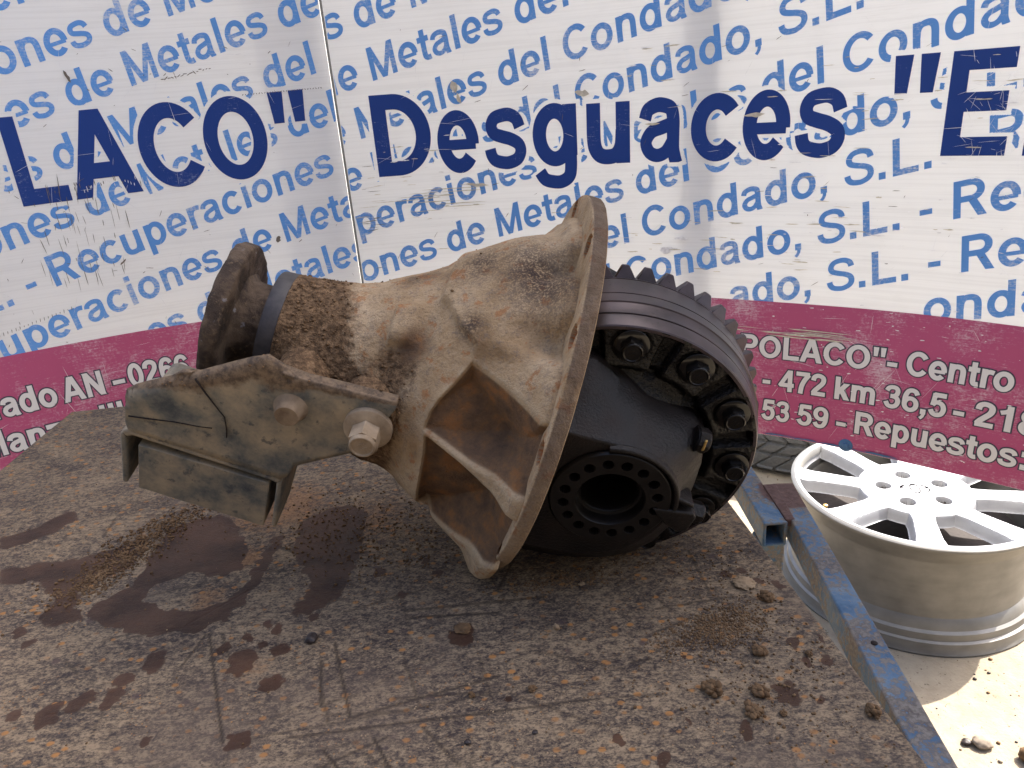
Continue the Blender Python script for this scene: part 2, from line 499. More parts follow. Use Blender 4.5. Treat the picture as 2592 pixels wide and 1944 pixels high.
M['chrome'] = m_plain('emblem_grey_enamel', (0.07, 0.07, 0.08), 0.4, 0.2)
M['brass'] = m_plain('brass_valve', (0.55, 0.36, 0.12), 0.35, 0.6)
M['rubber'] = m_plain('dusty_tyre_rubber', (0.075, 0.075, 0.075), 0.85)
M['clod'] = m_clay('dry_brown_clod', (0.085, 0.048, 0.024), (0.22, 0.135, 0.07))
M['tanclod'] = m_clay('pale_tan_clod', (0.26, 0.18, 0.105), (0.40, 0.29, 0.18))
M['darkclod'] = m_plain('greasy_dark_lump', (0.035, 0.025, 0.022), 0.45)
M['stone'] = m_plain('grey_brown_stone', (0.26, 0.21, 0.16), 0.85)
WHITE = (0.92, 0.92, 0.905)
M['sheet'] = m_sign('white_corrugated_plastic', WHITE, WHITE, 0, 0.20)
M['small'] = m_sign('faded_light_blue_print', (0.135, 0.36, 0.80), (0.74, 0.77, 0.82), 0.80)
M['big'] = m_sign('scratched_dark_blue_print', (0.011, 0.052, 0.265), (0.50, 0.55, 0.66), 0.34)
M['band'] = m_sign('scuffed_raspberry_band', (0.47, 0.085, 0.195), (0.68, 0.52, 0.57), 0.78)
M['bandtxt'] = m_sign('cream_white_print', (0.76, 0.75, 0.73), (0.55, 0.53, 0.52), 0.2)
M['outline'] = m_sign('dark_outline_print', (0.055, 0.055, 0.085), (0.4, 0.35, 0.4), 0.2)
M['tear'] = m_plain('cream_torn_plastic', (0.66, 0.61, 0.49), 0.6)
M['chip'] = m_plain('white_chip_and_lit_hole', (0.90, 0.90, 0.90), 0.5)  # white scratches and chips, also the painted light of pin-holes
M['scuff'] = m_plain('grey_brown_scuff', (0.20, 0.17, 0.14), 0.8)
M['post'] = m_plain('grey_steel_post', (0.06, 0.06, 0.065), 0.6)

# ------------------------------------------------------------------ setting: ground
g = mesh_obj('ground', [(-60, -60, 0), (60, -60, 0), (60, 60, 0), (-60, 60, 0)], [(0, 1, 2, 3)], M['ground'])
tag(g, 'pale sandy yard floor lit by the sun', 'ground', kind='structure')

mbw = MB()
mbw.prism([(-4.0, -1.75), (3.2, -1.75), (3.2, -1.60), (-4.0, -1.60)], 'z', 0.0, 2.7)  # wall added out of view to cut front light and darken reflections
yw = mbw.build('unseen_wall', M['wall'])
tag(yw, 'unseen dark grey wall added behind the camera to block light', 'wall', kind='structure')

# ------------------------------------------------------------------ advertising sheets (curved, standing round the bench)
RCO = (0.08631256, -0.04553994, -0.48371338, 3.79915136)
def rho(a):
    b = np.clip(np.asarray(a, float), -45, 42) / 40.0
    return 0.28 * (((RCO[0] * b + RCO[1]) * b + RCO[2]) * b + RCO[3])
_g = np.linspace(-70, 80, 3001)
_P = np.stack([rho(_g) * np.sin(np.radians(_g)), rho(_g) * np.cos(np.radians(_g))], -1)
_S = np.r_[0, np.cumsum(np.linalg.norm(np.diff(_P, axis=0), axis=1))]
_S -= np.interp(-11.1, _g, _S)
_T = np.gradient(_P, axis=0); _T /= np.linalg.norm(_T, axis=1)[:, None]
_N = np.stack([_T[:, 1], -_T[:, 0]], -1)          # towards the camera side
def on_sheet(s, z, off=0.0):
    """sheet coordinates (arc length from the seam, height rel. camera) -> world; off in front of the face"""
    s = np.asarray(s, float); z = np.asarray(z, float)
    off = off + 0.0034 * np.sin(7 * s + 3 * z + 1) * np.sin(9 * z + 2 * s) + 0.0014 * np.sin(19 * s - 11 * z)
    x = np.interp(s, _S, _P[:, 0]) + off * np.interp(s, _S, _N[:, 0])
    y = np.interp(s, _S, _P[:, 1]) + off * np.interp(s, _S, _N[:, 1])
    return np.stack([x, y, np.broadcast_to(z, s.shape) + ZC], -1)

ZB, ZT = -0.4765, 1.00
def sheet_object(s0, s1, parent, n=160):
    s = np.linspace(s0, s1, n)
    rings = []
    zs = np.linspace(ZB, ZT, 90)
    cols = [on_sheet(s, z, 0) for z in zs] + [on_sheet(s, z, -0.004) for z in zs[::-1]]
    V = np.stack(cols, 1).reshape(-1, 3)
    m = len(cols)
    F = [tuple(int(t) for t in q) for q in grid_faces(n, m, wrap_v=True)]
    F.append(tuple(range(m))); F.append(tuple(m * (n - 1) + k for k in range(m))[::-1])
    return mesh_obj('plastic_sheet', V, F, M['sheet'], parent, smooth=30)

def strip_object(name, s0, s1, z0, z1, off, mat, parent, n=120):
    s = np.linspace(s0, s1, n)
    V = np.stack([on_sheet(s, z, off) for z in np.linspace(z0, z1, 24)], 1).reshape(-1, 3)
    return mesh_obj(name, V, grid_faces(n, 24), mat, parent, smooth=180)

# ---- a bold grotesque drawn as pen strokes: units per em 1000, cap height 716
def el(cx, cy, rx, ry, a0, a1, n=28):
    return [(cx + rx * math.cos(math.radians(a0 + (a1 - a0) * k / n)), cy + ry * math.sin(math.radians(a0 + (a1 - a0) * k / n))) for k in range(n + 1)]
def cr(pts, n=6):
    P = [pts[0]] + list(pts) + [pts[-1]]; out = []
    for k in range(1, len(P) - 2):
        p0, p1, p2, p3 = P[k - 1:k + 3]
        for i in range(n):
            t = i / n
            out.append(tuple(0.5 * (2 * p1[j] + (p2[j] - p0[j]) * t + (2 * p0[j] - 5 * p1[j] + 4 * p2[j] - p3[j]) * t * t + (3 * p1[j] - p0[j] - 3 * p2[j] + p3[j]) * t ** 3) for j in (0, 1)))
    out.append(P[-2])
    return out
def st(*p): return list(p)
X6 = [(460, 365), (425, 432), (345, 470), (255, 470), (150, 445), (108, 380), (135, 315), (235, 282), (345, 255), (440, 208), (462, 142), (418, 78), (325, 48), (245, 46), (140, 68), (92, 112), (76, 168)]
XS = [(580, 510), (545, 600), (450, 655), (335, 666), (205, 638), (135, 550), (160, 455), (285, 398), (430, 355), (548, 290), (578, 195), (530, 105), (410, 56), (310, 52), (180, 82), (112, 150), (92, 225)]
# glyph: advance, [(points, half-stem or None, clip (y0,y1) or None)]
GL = {
 'A': (722, [(st((75, -40), (361, 756)), 72, (0, 716)), (st((647, -40), (361, 756)), 72, (0, 716)), (st((190, 215), (530, 215)), None, None)]),
 'C': (722, [(el(385, 358, 270, 302, 38, 322, 44), None, None)]),
 'D': (722, [(st((143, 0), (143, 716)), None, None), (st((150, 657), (300, 657)) + el(300, 358, 295, 299, 88, -88, 30) + st((300, 59), (150, 59)), None, None)]),
 'E': (667, [(st((143, 0), (143, 716)), None, None), (st((150, 657), (612, 657)), None, None), (st((150, 372), (582, 372)), None, None), (st((150, 59), (628, 59)), None, None)]),
 'L': (611, [(st((143, 0), (143, 716)), None, None), (st((150, 59), (575, 59)), None, None)]),
 'M': (833, [(st((135, 0), (135, 716)), 64, None), (st((698, 0), (698, 716)), 64, None), (st((120, 770), (425, -20)), 62, (0, 716)), (st((713, 770), (408, -20)), 62, (0, 716))]),
 'N': (722, [(st((140, 0), (140, 716)), 68, None), (st((582, 0), (582, 716)), 68, None), (st((95, 785), (627, -69)), 72, (0, 716))]),
 'O': (778, [(el(389, 358, 278, 302, 0, 360, 56), None, None)]),
 'P': (667, [(st((143, 0), (143, 716)), None, None), (st((150, 657), (385, 657)) + el(385, 495, 170, 162, 88, -88, 20) + st((385, 333), (150, 333)), None, None)]),
 'R': (722, [(st((143, 0), (143, 716)), None, None), (st((150, 657), (395, 657)) + el(395, 503, 175, 154, 88, -88, 20) + st((395, 349), (150, 349)), None, None), (st((375, 400), (640, -60)), 74, (0, 345))]),
 'S': (667, [(cr(XS, 4), 64, None)]),
 'a': (556, [(cr([(88, 368), (122, 438), (215, 474), (300, 474), (395, 440), (424, 350), (424, 240), (424, 110), (440, 40), (462, -20)]), 64, (-12, 540)), (cr([(424, 318), (290, 284), (165, 250), (98, 165), (135, 80), (230, 45), (335, 75), (415, 165)]), 60, None)]),
 'c': (556, [(el(300, 259, 196, 217, 40, 320, 36), None, None)]),
 'd': (611, [(st((468, 0), (468, 716)), None, None), (el(285, 259, 183, 217, 0, 360, 44), None, None)]),
 'e': (556, [(cr(el(282, 259, 192, 217, -4, 318, 30), 2), None, None), (st((130, 236), (500, 236)), 46, None)]),
 'g': (611, [(st((468, 519), (468, 90)), None, None), (cr([(468, 120), (466, -20), (440, -105), (350, -150), (250, -150), (150, -125), (95, -62)]), 62, None), (el(285, 266, 183, 210, 0, 360, 44), None, None)]),
 'i': (278, [(st((139, 0), (139, 519)), None, None), (st((139, 590), (139, 716)), None, None)]),
 'k': (556, [(st((139, 0), (139, 716)), None, None), (st((150, 190), (505, 590)), 70, (0, 519)), (st((250, 340), (510, -70)), 74, (0, 400))]),
 'l': (278, [(st((139, 0), (139, 716)), None, None)]),
 'm': (889, [(st((136, 0), (136, 519)), None, None), (cr([(140, 250), (152, 370), (205, 445), (290, 465), (375, 450), (425, 400), (444, 310), (444, 150), (444, 0)]), None, None), (cr([(450, 250), (462, 370), (515, 445), (600, 465), (685, 450), (735, 400), (754, 310), (754, 150), (754, 0)]), None, None)]),
 'n': (611, [(st((136, 0), (136, 519)), None, None), (cr([(140, 240), (155, 365), (215, 445), (310, 466), (400, 450), (455, 395), (474, 310), (474, 150), (474, 0)]), None, None)]),
 'o': (611, [(el(305, 259, 204, 217, 0, 360, 48), None, None)]),
 'p': (611, [(st((140, -198), (140, 519)), None, None), (el(325, 259, 183, 217, 0, 360, 44), None, None)]),
 'r': (389, [(st((136, 0), (136, 519)), None, None), (cr([(140, 220), (152, 350), (200, 430), (285, 462), (390, 448)]), 64, None)]),
 's': (556, [(cr(X6, 4), 60, None)]),
 't': (333, [(cr([(165, 660), (165, 400), (165, 160), (185, 82), (245, 54), (318, 62)]), 66, None), (st((18, 462), (316, 462)), None, None)]),
 'u': (611, [(st((474, 0), (474, 519)), None, None), (cr([(470, 280), (455, 150), (395, 72), (300, 53), (210, 68), (155, 125), (136, 210), (136, 370), (136, 519)]), None, None)]),
 'z': (500, [(st((38, 460), (452, 460)), None, None), (st((28, 58), (470, 58)), None, None), (st((470, 560), (40, -40)), 66, (20, 500))]),
 ',': (278, [(st((139, 0), (139, 138)), 70, None), (cr([(150, 70), (150, -30), (120, -95), (70, -140)]), 38, None)]),
 '.': (278, [(st((139, 0), (139, 138)), 70, None)]),
 ':': (333, [(st((166, 0), (166, 138)), 70, None), (st((166, 381), (166, 519)), 70, None)]),
 '-': (333, [(st((48, 250), (290, 250)), 64, None)]),
 '"': (474, [(st((128, 716), (128, 460)), ('t', 68, 44), None), (st((346, 716), (346, 460)), ('t', 68, 44), None)]),
 '0': (556, [(el(278, 355, 182, 302, 0, 360, 48), None, None)]),
 '1': (556, [(st((330, 0), (330, 716)), None, None), (cr([(340, 640), (250, 560), (110, 510)]), 58, None)]),
 '2': (556, [(cr([(95, 500), (120, 600), (215, 660), (330, 656), (425, 600), (440, 500), (395, 400), (290, 290), (180, 180), (110, 80)]), None, None), (st((60, 59), (508, 59)), None, None)]),
 '3': (556, [(cr([(92, 545), (150, 630), (265, 660), (380, 635), (425, 545), (395, 440), (310, 392), (220, 385)]), 62, None), (cr([(220, 378), (340, 370), (430, 310), (450, 205), (390, 95), (270, 52), (150, 85), (85, 185)]), 64, None)]),
 '4': (556, [(st((392, 0), (392, 716)), 66, None), (st((430, 790), (40, 180)), 60, (160, 716)), (st((36, 215), (520, 215)), None, None)]),
 '5': (556, [(st((150, 655), (480, 655)), None, None), (cr([(165, 690), (150, 540), (120, 340)]), 58, None), (cr([(120, 350), (200, 425), (300, 430), (405, 375), (452, 240), (395, 100), (270, 52), (145, 88), (80, 185)]), 64, None)]),
 '6': (556, [(el(285, 230, 180, 178, 0, 360, 44), 64, None), (cr([(468, 545), (410, 630), (300, 660), (190, 615), (120, 480), (104, 330), (105, 220)]), 64, None)]),
 '7': (556, [(st((55, 655), (505, 655)), None, None), (cr([(480, 640), (350, 460), (255, 250), (220, 0)]), 70, None)]),
 '8': (556, [(el(278, 520, 152, 140, 0, 360, 40), 62, None), (el(278, 210, 182, 158, 0, 360, 40), 62, None)]),
 '9': (556, [(el(271, 486, 180, 178, 0, 360, 44), 64, None), (cr([(88, 171), (146, 86), (256, 56), (366, 101), (436, 236), (452, 386), (451, 496)]), 64, None)]),
 ' ': (278, []),
}
def ribbon(pts, hw, extra, clip):
    """stroke -> quads in em units; the pen is flatter than wide (0.84)"""
    K = 0.84
    taper = None
    if isinstance(hw, tuple): taper = hw[1:]; hw = hw[1]
    hw = hw or 70
    P = np.asarray(pts, float); P = P * (1, 1 / K)
    seg = np.linalg.norm(np.diff(P, axis=0), axis=1)
    P = P[np.r_[True, seg > 1e-6]]
    closed = np.linalg.norm(P[0] - P[-1]) < 1
    if not closed:
        d0 = P[0] - P[1]; d0 /= np.linalg.norm(d0); d1 = P[-1] - P[-2]; d1 /= np.linalg.norm(d1)
        P = P.copy()
        P[0] += d0 * extra; P[-1] += d1 * extra
    T = np.gradient(P, axis=0)
    if closed: T[0] = T[-1] = P[1] - P[-2]
    T /= np.linalg.norm(T, axis=1)[:, None]
    Nn = np.stack([-T[:, 1], T[:, 0]], -1)
    w = np.full(len(P), hw + extra, float)
    if taper: w = np.linspace(taper[0] + extra, taper[1] + extra, len(P))
    A = (P + Nn * w[:, None]) * (1, K); B = (P - Nn * w[:, None]) * (1, K)
    quads = []
    for k in range(len(P) - 1):
        q = [A[k], B[k], B[k + 1], A[k + 1]]
        if clip:
            for yv, sgn in ((clip[0] - extra * K, 1), (clip[1] + extra * K, -1)):
                r = []
                for i in range(len(q)):
                    a, b_ = q[i], q[(i + 1) % len(q)]
                    ia, ib = sgn * (a[1] - yv) >= 0, sgn * (b_[1] - yv) >= 0
                    if ia: r.append(a)
                    if ia != ib: r.append(a + (b_ - a) * ((yv - a[1]) / (b_[1] - a[1])))
                q = r
                if len(q) < 3: break
            if len(q) < 3: continue
        quads.append(q)
    return quads
def ink(ch):
    xs = [p[0] for stx in GL[ch][1] for q in ribbon(stx[0], stx[1], 0, stx[2]) for p in q]
    return min(xs), max(xs)
INK = {c: ink(c) for c in GL if GL[c][1]}

class Knock:
    """raster of the white margin kept clear round the large letters"""
    def __init__(self, s0, s1, z0, z1, res=0.0004):
        self.s0, self.z0, self.res = s0, z0, res
        self.g = np.zeros((int((s1 - s0) / res) + 2, int((z1 - z0) / res) + 2), bool)
    def poly(self, ss, zz):
        a = (np.asarray(ss) - self.s0) / self.res; b = (np.asarray(zz) - self.z0) / self.res
        i0, i1 = max(0, int(a.min())), min(self.g.shape[0] - 1, int(a.max()) + 1)
        j0, j1 = max(0, int(b.min())), min(self.g.shape[1] - 1, int(b.max()) + 1)
        if i1 <= i0 or j1 <= j0: return
        I, J = np.meshgrid(np.arange(i0, i1 + 1), np.arange(j0, j1 + 1), indexing='ij')
        pos = np.ones(I.shape, bool); neg = np.ones(I.shape, bool); n = len(a)
        for k in range(n):
            c = (a[(k + 1) % n] - a[k]) * (J - b[k]) - (b[(k + 1) % n] - b[k]) * (I - a[k])
            pos &= c >= -0.5; neg &= c <= 0.5
        self.g[i0:i1 + 1, j0:j1 + 1] |= pos | neg
    def hit(self, s, z):
        i = int((s - self.s0) / self.res); j = int((z - self.z0) / self.res)
        return 0 <= i < self.g.shape[0] and 0 <= j < self.g.shape[1] and self.g[i, j]
    def near(self, ss, zz):
        i0 = max(0, int((ss.min() - self.s0) / self.res) - 1); i1 = int((ss.max() - self.s0) / self.res) + 2
        j0 = max(0, int((zz.min() - self.z0) / self.res) - 1); j1 = int((zz.max() - self.z0) / self.res) + 2
        return i1 > 0 and j1 > 0 and bool(self.g[i0:i1, j0:j1].any())

class Print:
    """collects glyph polygons laid on the sheet"""
    def __init__(self, off, knock=None, into=None): self.v = []; self.f = []; self.off = off; self.k = 0; self.knock = knock; self.into = into
    def glyph(self, ch, s, z, sx, sy, slope=0.0, lean=0.0, extra=0.0, smax=None, smin=None):
        for pts, hw, clip in GL[ch][1]:
            if len(pts) == 2:
                n = 4; pts = [tuple(np.asarray(pts[0]) + (np.asarray(pts[1]) - np.asarray(pts[0])) * i / n) for i in range(n + 1)]
            off = self.off + 0.00004 * (self.k % 4); self.k += 1
            for q in ribbon(pts, hw, extra, clip):
                q = np.asarray(q)
                ss = s + q[:, 0] * sx - lean * q[:, 1] * sy
                zz = z + q[:, 1] * sy + slope * q[:, 0] * sx
                if smax is not None and ss.max() > smax: ss = np.minimum(ss, smax)
                if smin is not None and ss.min() < smin: ss = np.maximum(ss, smin)
                if np.ptp(ss) < 1e-6: continue
                if self.into is not None:
                    self.into.poly(ss, zz); continue
                if self.knock is not None and self.knock.near(ss, zz):
                    if len(q) != 4: continue
                    na = 12; nb = max(2, int(np.hypot(ss[3] - ss[0], zz[3] - zz[0]) / 0.0007))
                    nb = max(nb, int(np.hypot(ss[2] - ss[1], zz[2] - zz[1]) / 0.0007))
                    A_, B_ = np.meshgrid(np.linspace(0, 1, na + 1), np.linspace(0, 1, nb + 1), indexing='ij')
                    w = [(1 - A_) * (1 - B_), A_ * (1 - B_), A_ * B_, (1 - A_) * B_]
                    gs = sum(w[i] * ss[i] for i in range(4)); gz = sum(w[i] * zz[i] for i in range(4))
                    o = len(self.v)
                    self.v += list(on_sheet(gs.ravel(), gz.ravel(), off))
                    for fc_ in grid_faces(na + 1, nb + 1):
                        if not self.knock.hit(gs.ravel()[fc_].mean(), gz.ravel()[fc_].mean()):
                            self.f.append(tuple(int(t) + o for t in fc_))
                    continue
                o = len(self.v)
                self.v += list(on_sheet(ss, zz, off)); self.f.append(tuple(range(o, o + len(q))))
    def word(self, text, s0, s1, z, cap, slope=0.0, extra=0.0):
        adv = 0; pos = []
        for c in text: pos.append(adv); adv += GL[c][0]
        a = pos[0] + INK[text[0]][0]; b_ = pos[-1] + INK[text[-1]][1]
        sx = (s1 - s0) / (b_ - a); sy = cap / 716.0
        for c, p in zip(text, pos):
            s = s0 + (p - a) * sx
            self.glyph(c, s, z + slope * (s - s0), sx, sy, slope, 0, extra)
    def build(self, name, mat, parent):
        return mesh_obj(name, self.v, self.f, mat, parent)

PHRASE = 'Recuperaciones de Metales del Condado, S.L. - '
def small_line(pr, b, slope, key, skey, smin, smax, zlo, zhi, em=0.0511, cap=0.0405):
    """one oblique line of the repeated phrase; the first glyph of key has its ink starting at skey"""
    i0 = PHRASE.index(key)
    sx = em / 1000.0; sy = cap / 716.0
    advs = [GL[c][0] for c in PHRASE]
    total = sum(advs)
    start = skey - (sum(advs[:i0]) + INK[key[0]][0]) * sx
    start -= total * sx
    s = start
    for rep in range(4):
        for c in PHRASE:
            z = b + slope * s
            if s > smin - 0.06 and s < smax + 0.02 and zlo < z < zhi and c != ' ':
                pr.glyph(c, s, z, sx, sy, slope, 0.12, 0, smax, smin)
            s += GL[c][0] * sx

def tag_stuff(name, V, F, mats, parent, fmat=None, smooth=None):
    o = mesh_obj(name, V, F, mats, parent, smooth, fmat=fmat)
    o['kind'] = 'stuff'
    return o
def flakes(name, parent, items, off):
    """items: (s, z, length, height, tilt, material index) -> ragged slivers lying on the face"""
    V = []; F = []; MI = []
    for (s, z, l, h, t, mi) in items:
        n = random.randint(5, 8)
        up = []; dn = []
        for k in range(n):
            u = k / (n - 1) - 0.5
            e = (1 - (2 * u) ** 2) ** 0.5 if abs(u) < 0.5 else 0
            up.append((u * l, h * 0.5 * e * random.uniform(0.35, 1.0) + 1e-5)); dn.append((u * l, -h * 0.5 * e * random.uniform(0.35, 1.0) - 1e-5))
        pts = up + dn[::-1]
        c, sn = math.cos(t), math.sin(t)
        ss = np.array([s + p[0] * c - p[1] * sn for p in pts]); zz = np.array([z + p[0] * sn + p[1] * c for p in pts])
        o = len(V); V += list(on_sheet(ss, zz, off + random.uniform(0, 0.0003))); F.append(tuple(range(o, o + len(pts)))); MI.append(mi)
    return tag_stuff(name, V, F, [M['tear'], M['chip'], M['scuff'], M['bluecap']], parent, fmat=MI)

def sign_right():
    root = empty('advertising_sheet', tuple(on_sheet(0.4, ZB)))
    root.location = (0, 0, 0)
    tag(root, 'white curved plastic sign sheet with large blue word Desguaces and a cream lettered raspberry band', 'sign')
    S0, S1 = 0.0022, 1.42
    sheet_object(S0, S1, root, 220)
    W = [('D', 0.0466, 0.1255), ('e', 0.1342, 0.192), ('s', 0.2, 0.2579), ('g', 0.2682, 0.329), ('u', 0.3429, 0.4004), ('a', 0.4131, 0.4683), ('c', 0.4793, 0.5362), ('e', 0.5429, 0.5989), ('s', 0.6054, 0.6616), ('"', 0.7066, 0.7499), ('E', 0.7625, 0.8223), ('L', 0.838, 0.892)]
    kn = Knock(0.02, 0.93, -0.15, 0.04)
    h = Print(0, into=kn); f = Print(0.0006)
    for c, a, b in W:
        z = -0.0985 - 0.0015 * max(0, a - 0.5)
        cap = 0.1078 if a < 0.3 else 0.1055
        h.word(c, a, b, z, cap, 0, 46)
        f = Print(0.0006); f.word(c, a + 0.0010, b - 0.0010, z + 0.0012, cap - 0.0024, 0, 10)
        f.build('large_letter', M['big'], root)
    p = Print(0.0003, knock=kn)
    for b, key, sk in ((0.145, 'M', -0.03), (0.0795, 'de M', 0.0436), (0.0126, 'M', 0.0559), (-0.0532, 'M', 0.0286), (-0.1162, 'C', 0.3309), (-0.182, 'C', 0.6538),
                       (-0.249, 'M', 0.2101), (-0.3095, 'S', 0.667), (-0.373, 'S', 0.6426), (-0.436, 'S', 0.6585), (-0.4936, 'C', 0.7337), (-0.555, 'C', 0.70)):
        small_line(p, b, 0.262, key, sk, S0 + 0.001, 1.05, -0.30, 0.40)
    p.build('small_lettering', M['small'], root)
    strip_object('raspberry_band', S0, S1, ZB + 0.0005, -0.2800, 0.0007, M['band'], root, 200)
    o = Print(0.0010); t = Print(0.0014)
    BW = [('POLACO"', 0.555, 0.7335, -0.3585), ('-', 0.7371, 0.7475, -0.358), ('Centro', 0.7587, 0.870, -0.3575), ('A', 0.8865, 0.914, -0.358),
          ('-', 0.5863, 0.5955, -0.405), ('472', 0.6068, 0.6666, -0.405), ('km', 0.6791, 0.7268, -0.405), ('36,5', 0.7383, 0.8074, -0.405), ('-', 0.8163, 0.8268, -0.406), ('218', 0.8383, 0.902, -0.406),
          ('9', 0.5635, 0.580, -0.452), ('53', 0.5867, 0.6229, -0.452), ('59', 0.634, 0.6732, -0.452), ('-', 0.6848, 0.6955, -0.4515), ('Repuestos:', 0.7078, 0.8965, -0.4495)]
    for w, a, b, z in BW:
        o.word(w, a, b, z, 0.0308, 0, 54); t.word(w, a, b, z, 0.0308, 0, 13)
    o.build('band_lettering_outline', M['outline'], root)
    t.build('band_lettering', M['bandtxt'], root)
    it = []
    for k in range(150):                                            # short horizontal tears along the flutes, grouped
        cs, cz = random.choice([(0.13, -0.135), (0.13, -0.152), (0.10, -0.06), (0.30, -0.17), (0.44, 0.005), (0.60, -0.13), (0.63, -0.21), (0.68, -0.05), (0.50, -0.21), (0.56, -0.04), (0.82, -0.05), (0.70, -0.16), (0.40, -0.215)])
        it.append((random.gauss(cs, 0.035), random.gauss(cz, 0.022), random.uniform(0.003, 0.022), random.uniform(0.0007, 0.0022), random.gauss(0, 0.04), random.choice((0, 0, 1))))
    for k in range(14):
        it.append((0.075 + random.uniform(0, 0.10), -0.121 - 0.0042 * (k % 8), random.uniform(0.03, 0.09), random.uniform(0.0008, 0.0018), 0.0, 0))
    for k in range(40):
        it.append((random.uniform(0.60, 0.76), -0.4745 + abs(random.gauss(0, 0.0012)), random.uniform(0.006, 0.03), random.uniform(0.0008, 0.002), 0.0, 3))
    for k in range(16):
        it.append((random.uniform(0.54, 0.68), -0.322 + random.gauss(0, 0.003), random.uniform(0.03, 0.08), random.uniform(0.0008, 0.0026), -0.02, 0))
    it += [(0.165, 0.012, 0.016, 0.012, -1.3, 0), (0.17, -0.004, 0.006, 0.018, 0.15, 0), (0.338, -0.0075, 0.020, 0.010, -0.2, 0), (0.556, -0.047, 0.026, 0.007, 0.05, 0), (0.185, -0.118, 0.034, 0.006, -0.1, 0), (0.43, -0.051, 0.02, 0.004, 0, 0), (0.45, -0.215, 0.02, 0.014, 0.1, 1), (0.47, -0.2, 0.02, 0.006, 0, 1)]
    for k in range(170):                                            # hairline scratches
        cs, cz = random.uniform(0.02, 0.98), random.uniform(-0.46, 0.09)
        it.append((cs, cz, random.uniform(0.008, 0.05), random.uniform(0.00025, 0.0006), random.choice((random.gauss(0, 0.1), random.gauss(1.3, 0.4), random.uniform(-1.5, 1.5))), 1))
    for k in range(150):
        cs, cz = random.uniform(0.78, 0.9), random.uniform(-0.1, 0.01)
        it.append((cs, cz, random.uniform(0.004, 0.022), random.uniform(0.0003, 0.0006), random.uniform(-1.5, 1.5), 1))
    for k in range(170):                                            # white flakes painting sunlight through pin-holes, in vertical rows
        row = random.choice((0.60, 0.635, 0.66, 0.70, 0.735, 0.77, 0.80, 0.835, 0.87, 0.90))
        it.append((row + random.gauss(0, 0.003), random.uniform(-0.46, -0.10), random.uniform(0.0012, 0.006), random.uniform(0.0009, 0.0025), random.gauss(0, 0.1), 1))
    for k in range(70):
        it.append((random.uniform(0.01, 0.98), random.uniform(-0.27, 0.1), random.uniform(0.002, 0.012), random.uniform(0.0003, 0.0012), random.uniform(-0.2, 1.6), 2))
    for k in range(18):
        it.append((0.012 + random.uniform(0, 0.03), -0.075 - random.uniform(0, 0.1), random.uniform(0.005, 0.03), random.uniform(0.0005, 0.0015), random.gauss(0, 0.08), random.choice((0, 2))))
    flakes('torn_flakes', root, it, 0.0018)
    V, F = lathe([(0, 0.0001), (0.0022, 0.0001), (0.0022, 0.0035), (0.0008, 0.0042), (0.0006, 0.0082), (0, 0.009)], 32, 'y')
    P = on_sheet(0.6986, -0.4705, 0.001); nn = on_sheet(0.6986, 0, 1.0) - on_sheet(0.6986, 0, 0.0)
    ang = math.atan2(-nn[0], nn[1])
    R = np.array([[math.cos(ang), -math.sin(ang), 0], [math.sin(ang), math.cos(ang), 0], [0, 0, 1]])
    mesh_obj('rivet', V @ R.T + P, F, M['bluecap'], root, smooth=40)
    for s in (0.506, 1.38):                                   # posts close behind the sheet
        c = on_sheet(s, 0, -0.030); tx = np.array([np.interp(s, _S, _T[:, 0]), np.interp(s, _S, _T[:, 1])]); nx = np.array([tx[1], -tx[0]])
        mb = MB()
        hw = 0.010
        q = [c[:2] + tx * a * hw + nx * b * 0.019 for a, b in ((-1, -1), (1, -1), (1, 1), (-1, 1))]
        mb.prism([tuple(v) for v in q], 'z', 0.0, ZC + ZT - 0.01)
        mb.build('post', M['post'], root, bevel=0.003)
    return root

